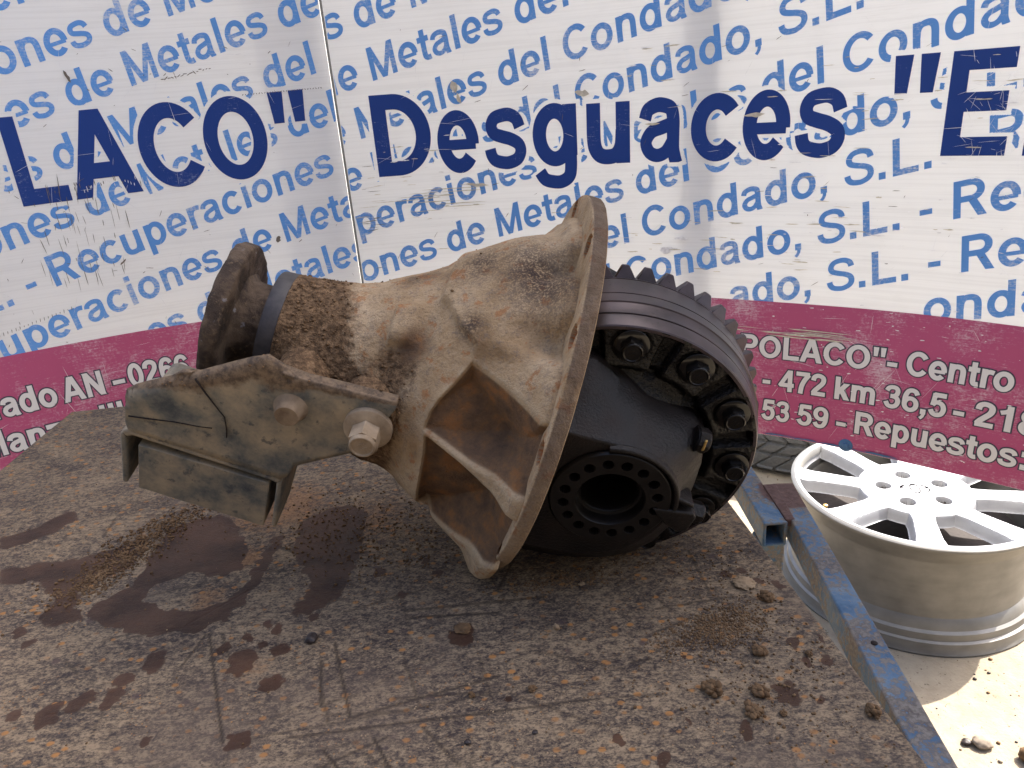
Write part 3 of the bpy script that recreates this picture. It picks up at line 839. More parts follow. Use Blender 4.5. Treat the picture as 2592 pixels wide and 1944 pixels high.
def sign_left():
    root = empty('advertising_sheet')
    tag(root, 'white curved plastic sign sheet at the left with large blue letters LACO', 'sign')
    S0, S1 = -0.98, -0.0018
    sheet_object(S0, S1, root, 200)
    W = [('P', -0.60, -0.53), ('O', -0.512, -0.428), ('L', -0.4137, -0.3571), ('A', -0.3517, -0.2711), ('C', -0.2633, -0.1880), ('O', -0.1814, -0.0994), ('"', -0.0887, -0.0415)]
    kn = Knock(-0.65, -0.02, -0.14, 0.05)
    h = Print(0, into=kn); f = Print(0.0006)
    for c, a, b in W:
        z = -0.0826 + 0.0217 * a
        h.word(c, a, b, z, 0.1075, 0.0217, 46)
        f = Print(0.0006); f.word(c, a + 0.0010, b - 0.0010, z + 0.0012, 0.1051, 0.0217, 10)
        f.build('large_letter', M['big'], root)
    p = Print(0.0003, knock=kn)
    for b, key, sk in ((0.24, 'p', -0.415), (0.174, 'de M', -0.2672), (0.1132, 'M', -0.254), (0.048, 'del', -0.0877), (-0.0195, 'el', -0.0365), (-0.0855, 'R', -0.4047), (-0.151, 'M', -0.0979), (-0.217, 't', -0.095), (-0.283, 'M', -0.2)):
        small_line(p, b, 0.28, key, sk, -0.75, S1 - 0.001, -0.31, 0.40)
    p.build('small_lettering', M['small'], root)
    strip_object('raspberry_band', S0, S1, ZB + 0.0005, -0.2790, 0.0007, M['band'], root, 160)
    o = Print(0.0010); t = Print(0.0014)
    for w, a, b, z in [('z', -0.535, -0.514, -0.3605), ('ado', -0.5095, -0.4446, -0.3605), ('AN', -0.4363, -0.3849, -0.3600), ('-', -0.3721, -0.3580, -0.359), ('0266', -0.3512, -0.2708, -0.3590), ('Manzanilla', -0.548, -0.346, -0.412)]:
        o.word(w, a, b, z, 0.0350, 0.006, 54); t.word(w, a, b, z, 0.0350, 0.006, 13)
    o.build('band_lettering_outline', M['outline'], root)
    t.build('band_lettering', M['bandtxt'], root)
    it = []
    for k in range(110):
        it.append((random.uniform(-0.6, -0.01), random.uniform(-0.46, 0.12), random.uniform(0.001, 0.010), random.uniform(0.0003, 0.0013), random.uniform(-1.6, 1.6), 2))
    for k in range(60):                                             # vertical gouges below the big letters
        cs = random.gauss(-0.36, 0.03)
        it.append((cs, random.uniform(-0.2, -0.07), random.uniform(0.004, 0.03), random.uniform(0.0005, 0.0012), 1.57 + random.gauss(0, 0.06), 2))
    for k in range(26):
        it.append((-0.355 + 0.0036 * k + random.gauss(0, 0.0006), -0.075 + random.gauss(0, 0.003), random.uniform(0.003, 0.009), 0.0012, 1.57, random.choice((1, 2))))
    for k in range(30):
        it.append((-0.12 + 0.0036 * k, 0.0225 + 0.0005 * k * 0.1, 0.0026, 0.0012, 0.9 * (-1) ** k, 2))
    for k in range(26):
        it.append((-0.52 + 0.005 * k, -0.258 + 0.0011 * k, random.uniform(0.002, 0.006), 0.0010, 1.45, 2))
    for k in range(16):
        it.append((-0.215 + 0.004 * k, 0.047 + 0.0007 * k + random.gauss(0, 0.0008), random.uniform(0.003, 0.008), 0.0014, random.gauss(0.1, 0.3), 2))
    for k in range(150):
        it.append((random.uniform(-0.6, -0.01), random.uniform(-0.46, 0.10), random.uniform(0.006, 0.04), random.uniform(0.00025, 0.0006), random.choice((random.gauss(0.05, 0.1), random.gauss(1.6, 0.3), random.uniform(-1.5, 1.5))), 1))
    it += [(-0.109, -0.1725, 0.010, 0.0075, 1.2, 2), (-0.325, 0.058, 0.016, 0.005, 1.9, 2), (-0.318, -0.178, 0.012, 0.003, 0.7, 2)]
    flakes('torn_flakes', root, it, 0.0018)
    for s in (-0.0005, -0.5, -0.93):  # thin seam post added to keep sky light out of the gap
        c = on_sheet(s, 0, -0.030); tx = np.array([np.interp(s, _S, _T[:, 0]), np.interp(s, _S, _T[:, 1])]); nx = np.array([tx[1], -tx[0]])
        mb = MB()
        q = [c[:2] + tx * a * (0.005 if s > -0.1 else 0.02) + nx * b * 0.02 for a, b in ((-1, -1), (1, -1), (1, 1), (-1, 1))]
        mb.prism([tuple(v) for v in q], 'z', 0.0, ZC + ZT - 0.01)
        mb.build('post', M['post'], root, bevel=0.003)
    return root
sign_right()
sign_left()

# ------------------------------------------------------------------ bench: steel sheet on a blue tube frame
ZTB = ZC - 0.304
def sheet_top():
    nu, nv = 520, 620
    u = np.linspace(0, 1, nu); v = np.linspace(0, 1, nv) ** 1.5
    bl, br, fl, fr = np.array([-0.506, 0.782]), np.array([0.1305, 0.832]), np.array([-0.475, 0.05]), np.array([0.1945, 0.05])
    U, Vv = np.meshgrid(u, v, indexing='ij')
    P = (fl * (1 - U)[..., None] + fr * U[..., None]) * (1 - Vv)[..., None] + (bl * (1 - U)[..., None] + br * U[..., None]) * Vv[..., None]
    x, y = P[..., 0], P[..., 1]
    q = np.stack([x, y], -1)
    jx = x + 0.013 * (fbm(q * 45, 3) - 0.5) + 0.008 * (fbm(q * 190, 9, 3) - 0.5)
    jy = y + 0.013 * (fbm(q * 45, 5) - 0.5) + 0.008 * (fbm(q * 190, 13, 3) - 0.5)
    big = [(-.2807, .5066), (-.2562, .5228), (-.2334, .5195), (-.2092, .476), (-.2, .4373), (-.241, .4425), (-.2637, .4323), (-.2636, .4198), (-.2385, .403), (-.2136, .404), (-.1971, .4119), (-.1951, .426), (-.1929, .4545), (-.1889, .486), (-.1836, .4827), (-.185, .4512), (-.1864, .4146), (-.1958, .3888), (-.2162, .3777), (-.241, .3796), (-.2697, .389), (-.2945, .4038), (-.2964, .4177), (-.2807, .4344), (-.2803, .4706)]
    s1 = [(-.4221, .5151), (-.3992, .5286), (-.3876, .5505), (-.372, .5363), (-.3756, .5142), (-.3929, .5045), (-.4096, .4951)]
    s2 = [(-.3946, .471), (-.3528, .4728), (-.322, .486), (-.2994, .5011), (-.2848, .4811), (-.2952, .4538), (-.3107, .438), (-.3064, .4169), (-.2917, .396), (-.3095, .3944), (-.3314, .4043), (-.3278, .4275), (-.3512, .4452), (-.3792, .4464)]
    s3 = [(-.1808, .5064), (-.1411, .5296), (-.1227, .5122), (-.1192, .445), (-.1256, .4073), (-.1416, .388), (-.1547, .3914), (-.1495, .4225), (-.1699, .4515)]
    st_ = np.zeros_like(x)
    for poly, amt in ((big, 1.0), (s1, 0.80), (s2, 0.66), (s3, 0.66)):
        st_ = np.maximum(st_, amt * sstep(-0.0035, 0.0035, poly_sd(jx, jy, poly)))
    spots = [(-.2272, .3556, 15), (-.2422, .341, 12), (-.2434, .3253, 12), (-.2582, .3268, 10), (-.2716, .3199, 13), (-.2936, .3193, 9), (-.1545, .2921, 12), (-.174, .3507, 17), (-.1895, .3628, 8), (-.1494, .3315, 11), (-.1532, .3581, 10), (-.2066, .2951, 5), (-.1674, .3837, 6), (-.1589, .3791, 5), (-.1758, .3714, 6), (-.1395, .3841, 5), (-.1642, .3642, 6), (-.3338, .3935, 9), (-.3205, .3814, 6),
             (.0376, .2736, 4), (.0586, .259, 6), (-.0439, .3598, 15), (-.0699, .4387, 5), (.1508, .3295, 8), (.162, .3156, 7), (.1313, .2939, 12), (.1674, .3311, 4), (.144, .3986, 6), (.16, .3809, 5), (.1497, .3866, 5), (.1497, .3144, 6), (.1468, .288, 4), (.1043, .2702, 9), (.1301, .3992, 5), (-.06, .425, 7), (-.1, .43, 9), (-.085, .40, 6)]
    rg = np.random.default_rng(5)
    for k in range(60):
        spots.append((rg.uniform(-.45, .2), rg.uniform(.2, .75), 0.8 + 2.6 * rg.random() ** 2))
    kx = x + 0.8 * (jx - x) + 0.003 * (fbm(q * 420, 41, 2) - 0.5); ky = y + 0.8 * (jy - y) + 0.003 * (fbm(q * 420, 43, 2) - 0.5)
    for sx, sy, r in spots:
        r *= 0.00055 if r > 5 else 0.0008
        dd = np.sqrt((kx - sx) ** 2 + ((ky - sy) * 0.8) ** 2)
        st_ = np.maximum(st_, (0.8 if r > 0.0028 else 0.60) * sstep(r * 1.5, r * 0.55, dd))
    rust = np.zeros_like(x)
    for cx, cy, r, a in ((-.20, .53, .055, .8), (-.16, .50, .06, .6), (-.205, .455, .02, .9), (-.12, .50, .06, .6), (-.06, .44, .05, .35), (-.215, .415, .02, .7), (-.165, .345, .02, .6), (.0, .40, .07, .2), (-.26, .50, .03, .5)):
        rust = np.maximum(rust, a * np.exp(-((jx - cx) ** 2 + (jy - cy) ** 2) / r ** 2))
    scr = np.zeros_like(x)
    seg = [(-.203, .377, -.165, .29, 1), (-.195, .377, -.178, .345, .8), (-.205, .377, -.21, .35, .8), (-.12, .36, -.10, .30, .9), (-.125, .345, -.118, .31, .9), (-.10, .300, -.02, .322, .8), (-.13, .29, .03, .300, .8), (-.08, .385, .01, .388, .9), (-.075, .378, -.02, .376, 1), (-.16, .29, -.02, .31, .5), (.0, .34, .05, .32, .6), (-.06, .29, -.04, .265, .8), (-.11, .28, -.085, .25, 1), (-.085, .285, -.065, .25, 1), (.02, .30, .07, .30, .5)]
    for k in range(150):
        cx, cy = rg.uniform(-.40, .2), rg.uniform(.22, .6); a = rg.choice([rg.normal(0.1, .25), rg.normal(-1.1, .5)]); l = rg.uniform(.01, .055)
        seg.append((cx, cy, cx + l * math.cos(a), cy + l * math.sin(a), rg.uniform(.25, .7)))
    for (ax, ay, bx, by, am) in seg:
        ex, ey = bx - ax, by - ay
        i = (x > min(ax, bx) - .004) & (x < max(ax, bx) + .004) & (y > min(ay, by) - .004) & (y < max(ay, by) + .004)
        xx, yy = x[i], y[i]
        t = np.clip(((xx - ax) * ex + (yy - ay) * ey) / (ex * ex + ey * ey), 0, 1)
        dd = np.sqrt((xx - ax - t * ex) ** 2 + (yy - ay - t * ey) ** 2)
        scr[i] = np.maximum(scr[i], am * sstep(.0014, .0003, dd))
    z = 0.0006 * (fbm(q * 9, 21, 3) - 0.5)
    top = np.stack([x, y, ZTB + z], -1).reshape(-1, 3)
    F = grid_faces(nu, nv)
    # rim and underside
    idx = np.arange(nu * nv).reshape(nu, nv)
    loop = np.r_[idx[:, 0], idx[-1, 1:], idx[-2::-1, -1], idx[0, -2:0:-1]]
    low = top[loop].copy(); low[:, 2] = ZTB - 0.0035
    V = np.vstack([top, low]); n0 = nu * nv; nl = len(loop)
    k = np.arange(nl)
    side = np.stack([loop, n0 + k, n0 + (k + 1) % nl, loop[(k + 1) % nl]], -1)
    F = np.vstack([F, side])
    at = {}
    for nm, a in (('stain', st_), ('rust', rust), ('scratch', scr)):
        at[nm] = np.r_[a.ravel(), np.zeros(nl)]
    o = mesh_obj('steel_sheet', V, F, [M['table'], M['edge']], None, fmat=np.r_[np.zeros(len(F) - nl, int), np.ones(nl, int)], attrs=at)
    me = o.data
    sm = np.ones(len(me.polygons), bool); sm[-nl:] = False
    me.polygons.foreach_set('use_smooth', sm)
    tag(o, 'scratched brown steel sheet with oil stains used as a bench top', 'bench top')
    return o
sheet_top()

def tube(mb, a, b, w, h, wall=0.0025, hollow=True, up=Vector((0, 0, 1))):
    """square tube from a to b; a,b are centres of the section"""
    a, b = Vector(a), Vector(b); d = (b - a).normalized()
    if abs(d.z) > 0.9: up = Vector((0, 1, 0))
    sdv = d.cross(up).normalized(); u = sdv.cross(d).normalized()
    def ring(c, ww, hh): return [tuple(c + sdv * i * ww / 2 + u * j * hh / 2) for i, j in ((-1, -1), (1, -1), (1, 1), (-1, 1))]
    if not hollow:
        mb.loft([ring(a, w, h), ring(b, w, h)]); return
    e = d * 0.05
    mb.loft([ring(a + e, w - 2 * wall, h - 2 * wall), ring(a, w - 2 * wall, h - 2 * wall), ring(a, w, h), ring(b, w, h), ring(b, w - 2 * wall, h - 2 * wall), ring(b - e, w - 2 * wall, h - 2 * wall)], cap=True)

def frame():
    root = empty('bench_frame', (0.2, 0.45, 0))
    root.location = (0, 0, 0)
    tag(root, 'blue square tube bench frame with flaking paint along the sheet edge', 'bench frame')
    zt = ZC - 0.320
    def part(name, a, b, w=0.02, h=0.022, rustfun=None, hollow=True, n=1, bevel=0.0025):
        mb = MB(); tube(mb, a, b, w, h, hollow=hollow)
        o = mb.build(name, [M['blue'], M['dark']], root)
        import bmesh
        bm = bmesh.new(); bm.from_mesh(o.data)
        ed = [e for e in bm.edges if e.calc_length() > 0.1]
        bmesh.ops.subdivide_edges(bm, edges=ed, cuts=60, use_grid_fill=True)
        bm.to_mesh(o.data); bm.free()
        co = np.zeros(len(o.data.vertices) * 3, np.float32); o.data.vertices.foreach_get('co', co); co = co.reshape(-1, 3)
        r = rustfun(co) if rustfun else np.zeros(len(co))
        at = o.data.attributes.new('rust', 'FLOAT', 'POINT'); at.data.foreach_set('value', r.astype(np.float32))
        md = o.modifiers.new('bevel', 'BEVEL'); md.width = 0.0018; md.segments = 2; md.limit_method = 'ANGLE'; md.angle_limit = 1.0
        return o
    zc = zt - 0.011
    part('side_rail', (0.2200, 0.5335, zc), (0.1718, 0.02, zc), 0.0172, 0.022, lambda c: 0.9 * sstep(0.487, 0.50, c[:, 1]) + 0.25 * (fbm(c * 30, 4) - 0.3))
    part('corner_rail', (0.1940, 0.4765, zc - 0.0005), (0.1985, 0.68, zc - 0.0005), 0.0185, 0.0215, lambda c: 0.75 * sstep(0.49, 0.515, c[:, 1]) * sstep(0.55, 0.53, c[:, 1]) * sstep(0.196, 0.204, c[:, 0]))
    for nm, p in (('leg', (0.1945, 0.491)), ('leg', (0.180, 0.10)), ('leg', (-0.44, 0.12)), ('leg', (-0.45, 0.72))):
        part(nm, (p[0], p[1], zt - 0.0225 if p[0] > 0 else ZTB - 0.0260), (p[0], p[1], 0.0), 0.02, 0.02, lambda c: 0.25 * fbm(c * 20, 8), hollow=False)
    mb = MB()
    mb.prism([(.2020, .4780), (.2090, .4780), (.2140, .5325), (.2030, .5325)], 'z', zt - 0.006, zt + 0.0006)
    wp = mb.build('weld_plate', M['blue'], root, bevel=0.0008)
    at = wp.data.attributes.new('rust', 'FLOAT', 'POINT'); at.data.foreach_set('value', np.ones(len(wp.data.vertices), np.float32))
    zx = ZTB - 0.0040 - 0.0105
    part('cross_rail', (-0.47, 0.66, zx), (0.10, 0.70, zx), 0.02, 0.0205)
    part('cross_rail', (-0.45, 0.14, zx), (0.172, 0.14, zx), 0.02, 0.0205)
    V, F = lathe([(0.0, 0.0019), (0.0005, 0.0019), (0.0005, 0.0001)], 20, 'z')
    mesh_obj('bolt_hole', V + np.array([0.2035, 0.3421, zt + 0.0001]), F, M['dark'], root)
    return root
frame()

# ------------------------------------------------------------------ the differential
DL = Matrix(((-0.935699, -0.097635, 0.339019, 0.02037), (0.007201, -0.966028, -0.258335, 0.46472), (0.352725, -0.239283, 0.904615, -0.18497 + ZC), (0, 0, 0, 1)))
ZP = -0.016                                  # pinion axis height in the unit's own frame
diff = empty('axle_differential')
diff.matrix_world = DL
tag(diff, 'dusty tan axle differential with black oily ring gear lying on the steel sheet', 'differential')
EX = np.array([.0093, .012, .0155, .019, .0224, .0263, .0473, .0605, .0735, .0775, .0814, .0922, .1136, .120, .1335, .148, .1644, .1735])
ER = np.array([.1260, .1255, .1235, .1185, .1136, .1096, .0961, .088, .0798, .0765, .0724, .0657, .0544, .0501, .0458, .0426, .0409, .0405])
HOLES = [math.radians(a) for a in (123.9, 77.3, 47.8, 16.7, -22.3, -55, -90, -125, -160, 163)]
RH = 0.1187
def envelope(x): return np.interp(x, EX, ER)

def housing():
    th = np.radians(np.r_[np.arange(-62, 131, 0.45), np.arange(132.5, 297.5, 2.5)])
    xs = np.r_[0.006, np.linspace(0.0094, 0.030, 60), np.linspace(0.0306, 0.1735, 230)]
    nx_, nt = len(xs), len(th)
    Xg, Tg = np.meshgrid(xs, th, indexing='ij')
    r = envelope(Xg)
    deg = np.degrees(Tg)
    # smooth transition of the profile
    # spot faces round the upper stud holes: the wall pulls in early
    yy, zz = r * np.cos(Tg), r * np.sin(Tg) + ZP
    angO = np.arctan2(zz, yy)
    spot = np.zeros_like(r)
    for a in HOLES[:3] + HOLES[6:]:
        dA = (angO - a + np.pi) % (2 * np.pi) - np.pi
        spot = np.maximum(spot, np.exp(-(np.abs(dA) / math.radians(6.2)) ** 3))
    rs = np.interp(Xg, [.0060, .0099, .0125, .018, .026, .036, .05, .2], [.1120, .1105, .1080, .1055, .1035, .1005, .0950, .0])
    spot = spot * sstep(0.05, 0.034, Xg)
    r = np.where(rs < r, r * (1 - spot) + rs * spot, r)
    # lobes of the casting wall
    r = r + 0.0035 * np.exp(-((deg - 93) / 12) ** 2) * sstep(0.018, 0.03, Xg) * sstep(0.085, 0.07, Xg)
    # raised facet right of the diagonal edge
    edge = np.interp(deg, [49.5, 56, 72.3, 93.7, 110], [.0552, .0662, .0804, .0784, .074])
    fac = sstep(edge + 0.0012, edge - 0.0012, Xg) * sstep(44, 50, deg) * sstep(118, 100, deg)
    r = r + 0.0050 * fac * sstep(0.02, 0.045, Xg)
    # ledge further left and the hollow under it
    led = sstep(0.1062, 0.1046, Xg) * sstep(44, 50, deg) * sstep(76, 66, deg) * sstep(0.082, 0.094, Xg)
    r = r + 0.0042 * led
    r = r - 0.0065 * np.exp(-((deg - 36) / 13) ** 2 - ((Xg - 0.099) / 0.014) ** 2)
    r = r - 0.0040 * np.exp(-((deg - 54) / 11) ** 2 - ((Xg - 0.087) / 0.009) ** 2)
    # lower bulge towards the bracket
    r = r + 0.012 * np.exp(-((deg + 46) / 26) ** 2 - ((Xg - 0.115) / 0.022) ** 2)
    r = r + 0.0045 * np.exp(-((deg - 10) / 22) ** 2 - ((Xg - 0.140) / 0.02) ** 2)
    # two big pockets between the ribs on the viewer's side, and more round the back
    P1 = [(.004, 31.5), (.013, 31.0), (.034, 37.5), (.0548, 43.7), (.060, 36), (.0675, 26), (.0703, 20), (.0712, 11.6), (.0422, 9.4), (.0308, 9.6), (.0181, 9.8), (.004, 10.5)]
    P2 = [(.004, 3.2), (.0175, 3.8), (.0422, 7.0), (.070, 9.6), (.0675, 0), (.066, -12), (.064, -30), (.061, -50), (.0336, -33), (.0196, -23.5), (.004, -18.5)]
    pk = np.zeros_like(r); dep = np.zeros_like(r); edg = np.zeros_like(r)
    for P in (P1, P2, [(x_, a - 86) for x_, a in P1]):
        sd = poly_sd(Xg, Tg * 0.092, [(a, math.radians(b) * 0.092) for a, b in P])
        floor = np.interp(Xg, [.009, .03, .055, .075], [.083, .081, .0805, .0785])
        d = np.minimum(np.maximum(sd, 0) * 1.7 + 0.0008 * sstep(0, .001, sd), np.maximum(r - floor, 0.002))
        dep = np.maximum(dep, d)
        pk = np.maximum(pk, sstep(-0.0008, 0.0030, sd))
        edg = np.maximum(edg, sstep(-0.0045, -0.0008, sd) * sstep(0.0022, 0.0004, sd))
    k = np.array([1, 2, 3, 2, 1.]); k /= k.sum()
    dep = sum(k[i] * np.roll(dep, i - 2, axis=1) for i in range(5))
    r = r - dep
    N = fbm(np.stack([Xg * 60, np.cos(Tg) * 5, np.sin(Tg) * 5], -1), 31, 4) - 0.5
    r = r + 0.0022 * N * sstep(0.0095, 0.02, Xg)
    lum = fbm(np.stack([Xg * 330, r * np.cos(Tg) * 330, r * np.sin(Tg) * 330], -1), 77, 4) - 0.5
    soilw = sstep(0.098, 0.135, Xg) * sstep(0.1745, 0.165, Xg) * 0.6 + 0.75 * sstep(0.085, 0.11, Xg) * sstep(45, 10, deg)
    r = r + 0.0020 * lum * np.clip(soilw, 0, 1)
    r[-1] = 0.0395
    r[0] = r[1] - 0.0012
    V = np.stack([Xg, r * np.cos(Tg), r * np.sin(Tg) + ZP], -1)
    hole = np.zeros_like(r)
    for a in HOLES[:3] + HOLES[6:]:
        dd = np.sqrt((V[..., 1] - RH * math.cos(a)) ** 2 + (V[..., 2] - RH * math.sin(a)) ** 2)
        hole = np.maximum(hole, sstep(0.0072, 0.0066, dd))
    V[..., 0] = np.where(hole > 0.5, np.minimum(V[..., 0], 0.004), V[..., 0])
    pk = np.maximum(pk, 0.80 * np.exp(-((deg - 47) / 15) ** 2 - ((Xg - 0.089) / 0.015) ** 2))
    smear = np.exp(-((deg - 76) / 16) ** 2 - ((Xg - 0.030 - (deg - 76) * 0.0006) / 0.022) ** 2) * 0.95
    smear = np.maximum(smear, 0.9 * np.exp(-((deg - 56) / 5) ** 2 - ((Xg - 0.0605) / 0.006) ** 2))
    smear = np.maximum(smear, 0.75 * np.exp(-((deg - 85) / 9) ** 2 - ((Xg - 0.062) / 0.012) ** 2))
    smear = np.maximum(smear, 0.55 * np.exp(-((deg - 100) / 9) ** 2 - ((Xg - 0.098) / 0.009) ** 2))
    soil = np.clip(0.85 * sstep(0.112, 0.142, Xg + 0.012 * (deg - 60) / -60) + 0.9 * np.exp(-((deg - 34) / 14) ** 2 - ((Xg - 0.097) / 0.017) ** 2) + 0.9 * sstep(0.074, 0.095, Xg) * sstep(32, 4, deg), 0, 1)
    global CRUST
    w = (np.clip(soil, 0, 1) > 0.55) & (deg > -55) & (deg < 125) & (Xg < 0.172)
    CRUST = V[w][RNG.integers(0, w.sum(), 1100)]
    w2 = (deg > 60) & (deg < 118) & (Xg > 0.06) & (Xg < 0.15)
    CRUST = np.vstack([CRUST, V[w2][RNG.integers(0, w2.sum(), 40)]])
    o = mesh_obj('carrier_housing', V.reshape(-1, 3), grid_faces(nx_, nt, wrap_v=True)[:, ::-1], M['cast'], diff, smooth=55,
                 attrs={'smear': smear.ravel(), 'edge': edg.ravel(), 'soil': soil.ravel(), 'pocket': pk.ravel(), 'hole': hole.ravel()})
    return o
housing()

def flange():
    th = np.radians(np.arange(0, 360, 0.5)); n = len(th)
    R = 0.1267
    prof = [(0.0093, 0.070), (0.0093, 0.100)] + [(0.0093, v) for v in np.linspace(0.1085, 0.1255, 30)] + [(0.0089, R - 0.0004), (0.0082, R), (0.004, R + 0.0002), (0.0006, R), (0.0, R - 0.0006), (0.0, 0.085), (0.0, 0.06)]
    pr = np.array(prof)
    Xg = np.repeat(pr[:, 0:1], n, 1); Rg = np.repeat(pr[:, 1:2], n, 1); Tg = np.repeat(th[None], len(pr), 0)
    Rg = Rg + np.where(Rg > 0.12, 0.0009 * (fbm(np.stack([np.cos(Tg) * 9, np.sin(Tg) * 9], -1), 5) - 0.5), 0)
    V = np.stack([Xg, Rg * np.cos(Tg), Rg * np.sin(Tg)], -1)
    hole = np.zeros_like(Rg)
    for a in HOLES:
        dd = np.sqrt((V[..., 1] - RH * math.cos(a)) ** 2 + (V[..., 2] - RH * math.sin(a)) ** 2)
        hole = np.maximum(hole, sstep(0.0080, 0.0058, dd) * (Xg > 0.0085))
    V[..., 0] = np.where(hole > 0.6, 0.0035, V[..., 0])
    rim = sstep(0.1262, 0.1266, Rg) * (0.45 + 0.5 * sstep(-0.3, 0.4, np.sin(Tg)))
    mesh_obj('mounting_flange', V.reshape(-1, 3), grid_faces(len(pr), n, wrap_v=True)[:, ::-1], M['cast'], diff, smooth=50,
             attrs={'smear': np.zeros(Rg.size), 'rim': rim.ravel(), 'soil': np.zeros(Rg.size), 'pocket': np.zeros(V.shape[0] * n), 'hole': hole.ravel()})
flange()

# companion end
V, F = lathe([(0.1732, 0.036), (0.1733, 0.0398), (0.1745, 0.0402), (0.1825, 0.0398), (0.1836, 0.0392), (0.1838, 0.029)], 128, 'x', (0, ZP))
mesh_obj('dust_ring', V, F, M['ring'], diff, smooth=40)
th = np.linspace(0, 2 * np.pi, 160, endpoint=False)
prof = np.array([(0.180, 0.0285), (0.192, 0.0282), (0.199, 0.0290), (0.2022, 0.0335)])
A = np.repeat(prof[:, :1], 160, 1); R = np.repeat(prof[:, 1:], 160, 1) + 0.0012 * (fbm(np.stack([np.cos(th) * 7, np.sin(th) * 7], -1), 3) - 0.5)[None]
T = np.repeat(th[None], len(prof), 0)
mesh_obj('flange_hub', np.stack([A, R * np.cos(T), R * np.sin(T) + ZP], -1).reshape(-1, 3), grid_faces(len(prof), 160, wrap_v=True)[:, ::-1], M['soilmetal'], diff, smooth=60)
prof = np.array([(0.2015, 0.025), (0.2022, 0.044), (0.2026, 0.0488), (0.2040, 0.0502), (0.2112, 0.0504), (0.2132, 0.0494), (0.2138, 0.0470), (0.2142, 0.034), (0.2158, 0.033), (0.2158, 0.022), (0.209, 0.021), (0.209, 0.0)])
A = np.repeat(prof[:, :1], 160, 1); R = np.repeat(prof[:, 1:], 160, 1)
lobe = 1 + 0.022 * np.cos(4 * (th - 1.9)) + 0.035 * (fbm(np.stack([np.cos(th) * 5, np.sin(th) * 5], -1), 8) - 0.5)
R = np.where(R > 0.04, R * lobe[None], R)
A = A + 0.0026 * (fbm(np.stack([R * 120 * np.cos(th)[None], R * 120 * np.sin(th)[None], A * 300], -1), 4) - 0.5)
T = np.repeat(th[None], len(prof), 0)
mesh_obj('companion_flange', np.stack([A, R * np.cos(T), R * np.sin(T) + ZP], -1).reshape(-1, 3), grid_faces(len(prof), 160, wrap_v=True)[:, ::-1], M['soilmetal'], diff, smooth=60)

# ring gear and case (axis along y through (-AX, 0))
AX = 0.0438
V, F = lathe([(-0.012, 0.060), (-0.012, 0.066), (0.0055, 0.0955), (0.0068, 0.0972), (0.0092, 0.0976), (0.0093, 0.0971), (0.0099, 0.0971), (0.0100, 0.0976), (0.0264, 0.0974), (0.0265, 0.0969), (0.0271, 0.0969), (0.0272, 0.0973),
              (0.0355, 0.0970), (0.0360, 0.0962), (0.0400, 0.0950), (0.0448, 0.0946), (0.0450, 0.0938), (0.0462, 0.0938), (0.0464, 0.0945), (0.0490, 0.0942), (0.0548, 0.0925), (0.0556, 0.0917), (0.0556, 0.090)], 220, 'y', (-AX, 0))
ring_gear = mesh_obj('ring_gear', V, F, M['gear'], diff, smooth=28)
mb = MB()
for k in range(46):
    a0 = 2 * math.pi * (k + 0.42) / 46
    secs = []
    for (yh, r_root, r_tip, w0, w1, tw, dy) in ((0.0088, 0.0968, 0.1034, 0.0066, 0.0020, 0.0, 0.0062), (0.0030, 0.0935, 0.1030, 0.0066, 0.0020, 0.006, 0.0022), (-0.0090, 0.0690, 0.0830, 0.0046, 0.0016, 0.05, 0.0), (-0.0200, 0.060, 0.0690, 0.004, 0.0013, 0.09, 0.0)):
        c = a0 - tw
        er = Vector((-math.sin(c), 0, math.cos(c))); et = Vector((math.cos(c), 0, math.sin(c)))
        pt = lambda r_, w_, y_: tuple(Vector((-AX, y_, 0)) + er * r_ + et * w_)
        secs.append([pt(r_root, -w0, yh), pt(r_root, w0, yh), pt(r_tip, w1, yh - dy), pt(r_tip, -w1, yh - dy)])
    mb.loft(secs)
mb.build('gear_teeth', M['gear'], ring_gear, smooth=25, bevel=0.0004, seg=1)

def case():
    th = np.radians(np.arange(0, 360, 0.6)); n = len(th)
    rr = np.r_[0.036, np.linspace(0.040, 0.0918, 66)]
    Rg, Tg = np.meshgrid(rr, th, indexing='ij')
    phi0 = -0.18168989
    # angle measured from z toward -x
    u = (Tg - phi0) / math.radians(30.0); fr = np.abs(u - np.round(u))       # 0 at a bolt, .5 between
    y = np.full_like(Rg, 0.0556)
    slope = np.interp(Rg, [0.036, 0.050, 0.058, 0.066, 0.071], [0.022, 0.018, 0.009, 0.0022, 0.0])
    y = y + 0.55 * slope - 0.010 * sstep(0.067, 0.059, Rg) * (1 - 0.35 * sstep(0.056, 0.046, Rg))
    groove = sstep(0.35, 0.43, fr) * sstep(0.056, 0.064, Rg) * sstep(0.0912, 0.086, Rg)
    y = y - 0.0065 * groove
    sp = np.sqrt((Rg - 0.0799) ** 2 + (fr * math.radians(30) * 0.08) ** 2)
    y = y - 0.0010 * sstep(0.0118, 0.0112, sp)
    y = y + 0.0012 * (fbm(np.stack([Rg * np.cos(Tg) * 130, Rg * np.sin(Tg) * 130], -1), 6, 3) - 0.5) * sstep(0.0118, 0.0135, sp) * sstep(0.0917, 0.089, Rg)
    V = np.stack([-AX - Rg * np.sin(Tg), y, Rg * np.cos(Tg)], -1)
    return mesh_obj('differential_case', V.reshape(-1, 3), grid_faces(len(rr), n, wrap_v=True), M['case'], diff, smooth=50)
cs = case()

